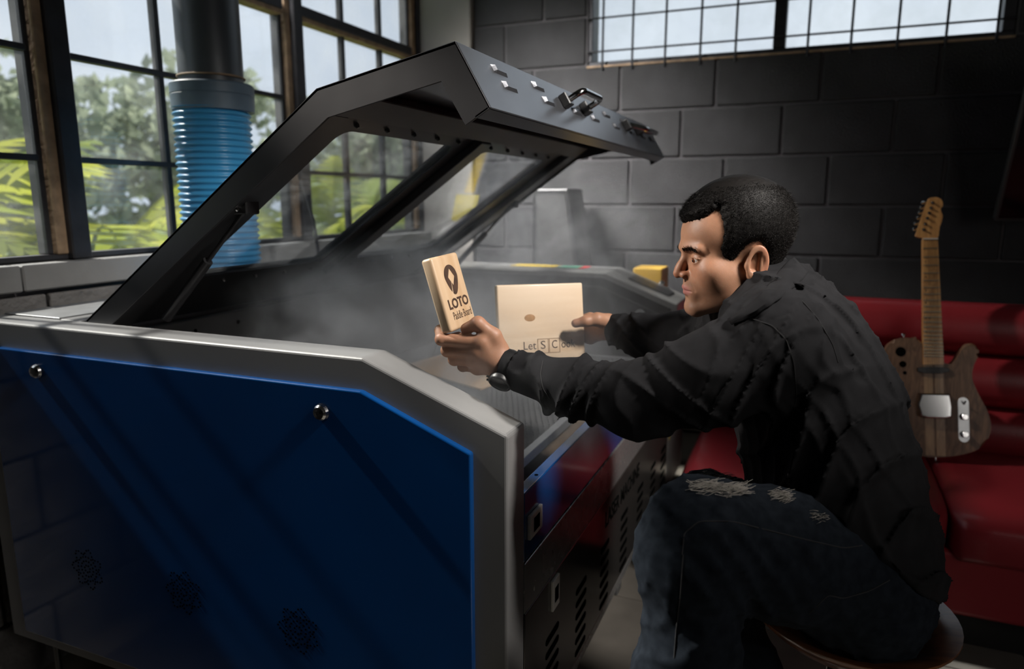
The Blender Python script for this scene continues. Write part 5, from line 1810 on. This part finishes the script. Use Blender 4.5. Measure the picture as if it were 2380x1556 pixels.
M_SEAM = mat('jeans_stitching', (0.026, 0.026, 0.028), 0.8)
M_SEAM2 = mat('shirt_stitching', (0.013, 0.013, 0.014), 0.8)
seam([(1585, 1290), (1590, 1240), (1625, 1212), (1700, 1212), (1780, 1232), (1860, 1252), (1960, 1275), (2010, 1268)], 1.1, jeans_sdf, jeans, M_SEAM)
seam([(1588, 1290), (1582, 1380), (1572, 1460), (1566, 1540)], 1.05, jeans_sdf, jeans, M_SEAM)
seam([(1880, 1428), (1925, 1384), (1960, 1392), (2020, 1375), (2075, 1345)], 1.12, jeans_sdf, jeans, M_SEAM)
seam([(1702, 742), (1750, 742), (1795, 757), (1828, 790), (1846, 845), (1852, 920), (1840, 980)], 1.1, shirt_sdf, shirt, M_SEAM2)
seam([(1855, 690), (1900, 740), (1935, 800), (1950, 850)], 1.15, shirt_sdf, shirt, M_SEAM2)
seam([(1262, 838), (1256, 870), (1262, 905), (1280, 930)], 1.26, shirt_sdf, shirt, M_SEAM2)
# shoes on the foot ring and the floor (below the picture)
for (p, q) in ((LEG_N[-1][0], 0.12), (LEG_F[-1][0], 0.12)):
    f = V3((-0.12, 0.99, 0)) * 0.5
    fs = lambda P: smax(smin(cone(P, p + V3((0, 0, -0.02)), p + V3((0, 0.02, -0.06)), 0.055, 0.045), cone(P, p + V3((0, 0.0, -0.07)), p + V3((-0.02, 0.17, -0.085)), 0.042, 0.036), 0.03), -(P[:, 2] - (p[2] - 0.105)), 0.006)
    Vf, Qf = nets(fs, p - 0.16, p + np.array((0.14, 0.26, 0.10)), 0.008, slack=0.02)
    obj('shoe', sdf_mesh('shoe', Vf, Qf, [M_SHOE]), None, person)
# ================================================================ plaques, watch, smoke
M_PINE = wood('pale_pine', (0.52, 0.33, 0.18), (0.76, 0.58, 0.40), 'Y', 16, 0.42, 0.25, dist=1.2)
M_PINE2 = wood('pale_pine_board', (0.62, 0.44, 0.28), (0.80, 0.66, 0.50), 'X', 12, 0.45, 0.2, dist=1.2)
M_BURN = mat('laser_burnt_wood', (0.055, 0.026, 0.014), 0.7, var=0.4, vscale=60)
M_BURN2 = mat('light_scorch', (0.22, 0.12, 0.055), 0.7)
M_KNOT = mat('pine_knot', (0.36, 0.20, 0.09), 0.5, var=0.3, vscale=80)


def axes(o, px, py):
    """Right-handed board axes from a corner, a point along its width and one along its height."""
    ey = (py - o); h = ey.length; ey.normalize()
    ex = (px - o); ex = ex - ey * ex.dot(ey); w = ex.length; ex.normalize()
    return ex, ey, ex.cross(ey), w, h


def local_matrix(o, ex, ey, ez):
    M = Matrix.Identity(4)
    for r in range(3):
        M[r][0], M[r][1], M[r][2], M[r][3] = ex[r], ey[r], ez[r], o[r]
    return M


def set_world(o, M):
    o.matrix_world = M
    return o


# small plaque with the pin logo (local x along the text, y up, z out of the face)
b_tl, b_tr, b_bl = at(1000, 600, 1.270), at(1072, 619, 1.345), at(1050, 773, 1.285)
ex, ey, ez, bw, bh = axes(b_bl, b_bl + (b_tr - b_tl), b_tl)
MB1 = local_matrix(b_bl, ex, ey, ez)
pl1 = set_world(empty('small_wooden_plaque'), MB1)
tag(pl1, 'small thick pine plaque with a pin logo and LOTO lettering held in the near hand', 'plaque')


def local_child(name, bm, m, parent, sm=False):
    if isinstance(bm, bmesh.types.BMesh):
        me = bpy.data.meshes.new(name); bmesh.ops.recalc_face_normals(bm, faces=bm.faces[:]); bm.to_mesh(me); bm.free()
    else:
        me = bm
    me.materials.append(m)
    if sm: smooth(me, sm)
    o = bpy.data.objects.new(name, me); COL.objects.link(o); o.parent = parent
    return o


bm = B(); box(bm, (0, 0, -0.024), (bw, bh, 0.0), bev=0.0055, seg=4)
bd1 = local_child('board', bm, M_PINE, pl1, 35)
# pin logo: drop-shaped ring with a kite-shaped opening and a slanted cut
bm = B()
cx_, cy_, S = bw * 0.52, bh * 0.705, bh * 0.155
N = 72


def pin_out(a):
    x, y = math.sin(a), math.cos(a)
    if y < -0.15:
        t = (-0.15 - y) / 0.85
        return Vector((x * 0.92 * (1 - t * 0.10), y - 0.62 * t * t))
    return Vector((x * 0.92, y))


def pin_in(a):
    x, y = math.sin(a), math.cos(a)
    r = 0.44 / max(abs(x) * 0.95 + abs(y) * 0.62, 0.55 if y > 0 else 0.2)
    return Vector((x * r + 0.02, y * r * 1.05 - 0.06))


prev = None
for k in range(N + 1):
    a = math.radians(-152 + 352 * k / N)
    p, q = pin_out(a), pin_in(a)
    v = [bm.verts.new((cx_ + p.x * S, cy_ + p.y * S, 0.0004)), bm.verts.new((cx_ + q.x * S, cy_ + q.y * S, 0.0004))]
    if prev: bm.faces.new((prev[0], v[0], v[1], prev[1]))
    prev = v
lg = local_child('pin_logo', bm, M_BURN, pl1); lg['label'] = 'burnt drop-shaped pin logo with a kite-shaped opening'
me = fit_text('LOTO', bw * 0.74, bh * 0.125, 0, 0.035); me.transform(Matrix.Translation((bw * 0.16, bh * 0.285, 0.0004)))
local_child('lettering', me, M_BURN, pl1)['label'] = 'burnt capitals reading LOTO'
me = fit_text('Paddle Board', bw * 0.68, bh * 0.105, 0, 0.0); me.transform(Matrix.Translation((bw * 0.22, bh * 0.135, 0.0004)))
local_child('lettering', me, M_BURN, pl1)['label'] = 'thin burnt lettering reading Paddle Board'

# larger plaque behind (its burnt portrait is left out; wording kept)
c_tl, c_tr, c_bl = at(1154, 663, 1.580), at(1353, 638, 1.650), at(1163, 862, 1.585)
ex, ey, ez, bw2, bh2 = axes(c_bl, c_bl + (c_tr - c_tl), c_tl)
MB2 = local_matrix(c_bl, ex, ey, ez)
pl2 = set_world(empty('wooden_plaque'), MB2)
tag(pl2, 'wide pale pine plaque with boxed letters held in the far hand', 'plaque')
bm = B(); box(bm, (0, 0, -0.018), (bw2, bh2, 0.0), bev=0.004, seg=3)
local_child('board', bm, M_PINE2, pl2, 35)
y0 = bh2 * 0.225
for s, fx, fw in (('Let', 0.275, 0.145), ('S', 0.472, 0.056), ('C', 0.603, 0.064), ('ook', 0.715, 0.165)):
    me = fit_text(s, bw2 * fw, bh2 * 0.095, 0, 0.0); me.transform(Matrix.Translation((bw2 * fx, y0, 0.0004)))
    local_child('lettering', me, M_BURN, pl2)['label'] = 'burnt letters reading ' + s
for fx in (0.500, 0.635):
    bm = B()
    x0_, x1_, ya, yb, t_ = bw2 * (fx - 0.064), bw2 * (fx + 0.064), y0 - bh2 * 0.055, y0 + bh2 * 0.120, 0.0012
    for (a, b, c, d) in ((x0_, x1_, ya, ya + t_), (x0_, x1_, yb - t_, yb), (x0_, x0_ + t_, ya, yb), (x1_ - t_, x1_, ya, yb)):
        box(bm, (a, c, 0.0), (b, d, 0.0005))
    local_child('letter_box', bm, M_BURN2, pl2)
bm = B(); lathe(bm, [(0.011, 0), (0.011, 0.0002), (0.004, 0.0003), (0, 0.0003)], (0, 0, 0), (0, 0, 1), 20)
for v in bm.verts: v.co = Vector((bw2 * 0.36 + v.co.x * 1.2, bh2 * 0.60 + v.co.y * 0.75, v.co.z))
local_child('knot', bm, M_KNOT, pl2)

# wristwatch on the near wrist
wa, wb = Vector(A(1205, 862, 1.296)), Vector(A(1160, 846, 1.304))
wax = (wb - wa).normalized(); wc = wa.lerp(wb, 0.55)
watch = empty('wristwatch', wc); tag(watch, 'black wristwatch with a strap on the near wrist at the shirt cuff', 'watch')
bm = B()
rings = []
w1_, w2_ = frame_quad(wax)
for k in range(40):
    a = 2 * math.pi * k / 40
    dv = w1_ * math.cos(a) + w2_ * math.sin(a)
    rings.append([bm.verts.new(wc + dv * r + wax * z) for r, z in ((0.0300, -0.0105), (0.0325, -0.0105), (0.0335, 0.0), (0.0325, 0.0105), (0.0300, 0.0105))])
for k in range(40):
    r0, r1 = rings[k], rings[(k + 1) % 40]
    for j in range(5):
        bm.faces.new((r0[j], r0[(j + 1) % 5], r1[(j + 1) % 5], r1[j]))
obj('strap', bm, M_BLACKPL, watch, sm=40)
cdir = (-CAM_U * 0.80 - CAM_F * 0.55 - CAM_R * 0.22); cdir = (cdir - wax * cdir.dot(wax)).normalized()
c0 = wc + cdir * 0.031
bm = B(); lathe(bm, [(0.0205, -0.002), (0.0225, 0.0), (0.0228, 0.007), (0.0215, 0.0095), (0.0185, 0.0102), (0.0180, 0.0092), (0, 0.0092)], c0, cdir, 36); case = obj('case', bm, M_BLACKPL, watch, sm=30)
bm = B(); lathe(bm, [(0.0182, 0.0093), (0.012, 0.0103), (0, 0.0108)], c0, cdir, 32); obj('crystal', bm, M_SCREEN, case, sm=60)
for s in (-1, 1):
    t_ = (wax.cross(cdir)).normalized()
    pc = c0 + cdir * 0.005 + wax * 0.0225
    bm = B(); lathe(bm, [(0.0022, 0), (0.0022, 0.004), (0, 0.004)], pc + t_ * 0.006 * s, wax, 10); obj('button', bm, M_DARKMETAL, case)


# ---------------------------------------------------------------- smoke over the bed
def smoke_mat():
    m, n, l, out = nt('smoke')
    vol = n.new('ShaderNodeVolumePrincipled')
    vol.inputs['Color'].default_value = (0.80, 0.82, 0.86, 1)
    vol.inputs['Anisotropy'].default_value = 0.25
    tc = n.new('ShaderNodeTexCoord')

    def blobn(c, r):
        mp = n.new('ShaderNodeVectorMath'); mp.operation = 'SUBTRACT'; mp.inputs[1].default_value = c; l.new(tc.outputs['Object'], mp.inputs[0])
        dv = n.new('ShaderNodeVectorMath'); dv.operation = 'DIVIDE'; dv.inputs[1].default_value = r; l.new(mp.outputs[0], dv.inputs[0])
        ln = n.new('ShaderNodeVectorMath'); ln.operation = 'LENGTH'; l.new(dv.outputs[0], ln.inputs[0])
        mr = n.new('ShaderNodeMapRange'); mr.interpolation_type = 'SMOOTHSTEP'; mr.inputs['From Min'].default_value = 1.0; mr.inputs['From Max'].default_value = 0.15
        l.new(ln.outputs['Value'], mr.inputs['Value'])
        return mr.outputs[0]
    # warp, then fine wisps
    n0 = n.new('ShaderNodeTexNoise'); n0.inputs['Scale'].default_value = 3.0; n0.inputs['Detail'].default_value = 1
    l.new(tc.outputs['Object'], n0.inputs['Vector'])
    sb = n.new('ShaderNodeVectorMath'); sb.operation = 'MULTIPLY_ADD'; sb.inputs[1].default_value = (0.9, 0.9, 0.9); l.new(n0.outputs['Color'], sb.inputs[0]); l.new(tc.outputs['Object'], sb.inputs[2])
    n1 = n.new('ShaderNodeTexNoise'); n1.inputs['Scale'].default_value = 5.5; n1.inputs['Detail'].default_value = 4; n1.inputs['Roughness'].default_value = 0.62
    l.new(sb.outputs[0], n1.inputs['Vector'])
    r1 = n.new('ShaderNodeMapRange'); r1.interpolation_type = 'SMOOTHSTEP'; r1.inputs['From Min'].default_value = 0.44; r1.inputs['From Max'].default_value = 0.72; l.new(n1.outputs['Fac'], r1.inputs['Value'])
    total = None
    for c, r, k in SMOKE_BLOBS:
        mu = n.new('ShaderNodeMath'); mu.operation = 'MULTIPLY'; mu.inputs[1].default_value = k; l.new(blobn(c, r), mu.inputs[0])
        if total is None: total = mu.outputs[0]
        else:
            ad = n.new('ShaderNodeMath'); ad.operation = 'ADD'; l.new(total, ad.inputs[0]); l.new(mu.outputs[0], ad.inputs[1]); total = ad.outputs[0]
    mu = n.new('ShaderNodeMath'); mu.operation = 'MULTIPLY'; l.new(total, mu.inputs[0])
    ad = n.new('ShaderNodeMath'); ad.operation = 'ADD'; ad.inputs[1].default_value = 0.10; l.new(r1.outputs[0], ad.inputs[0]); l.new(ad.outputs[0], mu.inputs[1])
    l.new(mu.outputs[0], vol.inputs['Density'])
    l.new(vol.outputs[0], out.inputs['Volume'])
    return m


SMOKE_BLOBS = [((1.95, 1.20, 0.95), (0.75, 0.50, 0.30), 10.0), ((1.75, 0.75, 0.90), (0.55, 0.40, 0.28), 5.5), ((2.70, 0.95, 1.12), (0.6, 0.6, 0.40), 3.2), ((1.30, 0.50, 0.96), (0.30, 0.26, 0.22), 4.5)]
bm = B(); box(bm, (1.02, 0.28, 0.728), (3.35, 1.54, 1.55))
sm_ = obj('smoke', bm, smoke_mat()); tag(sm_, 'pale grey smoke drifting over the open machine bed', 'smoke', kind='stuff')
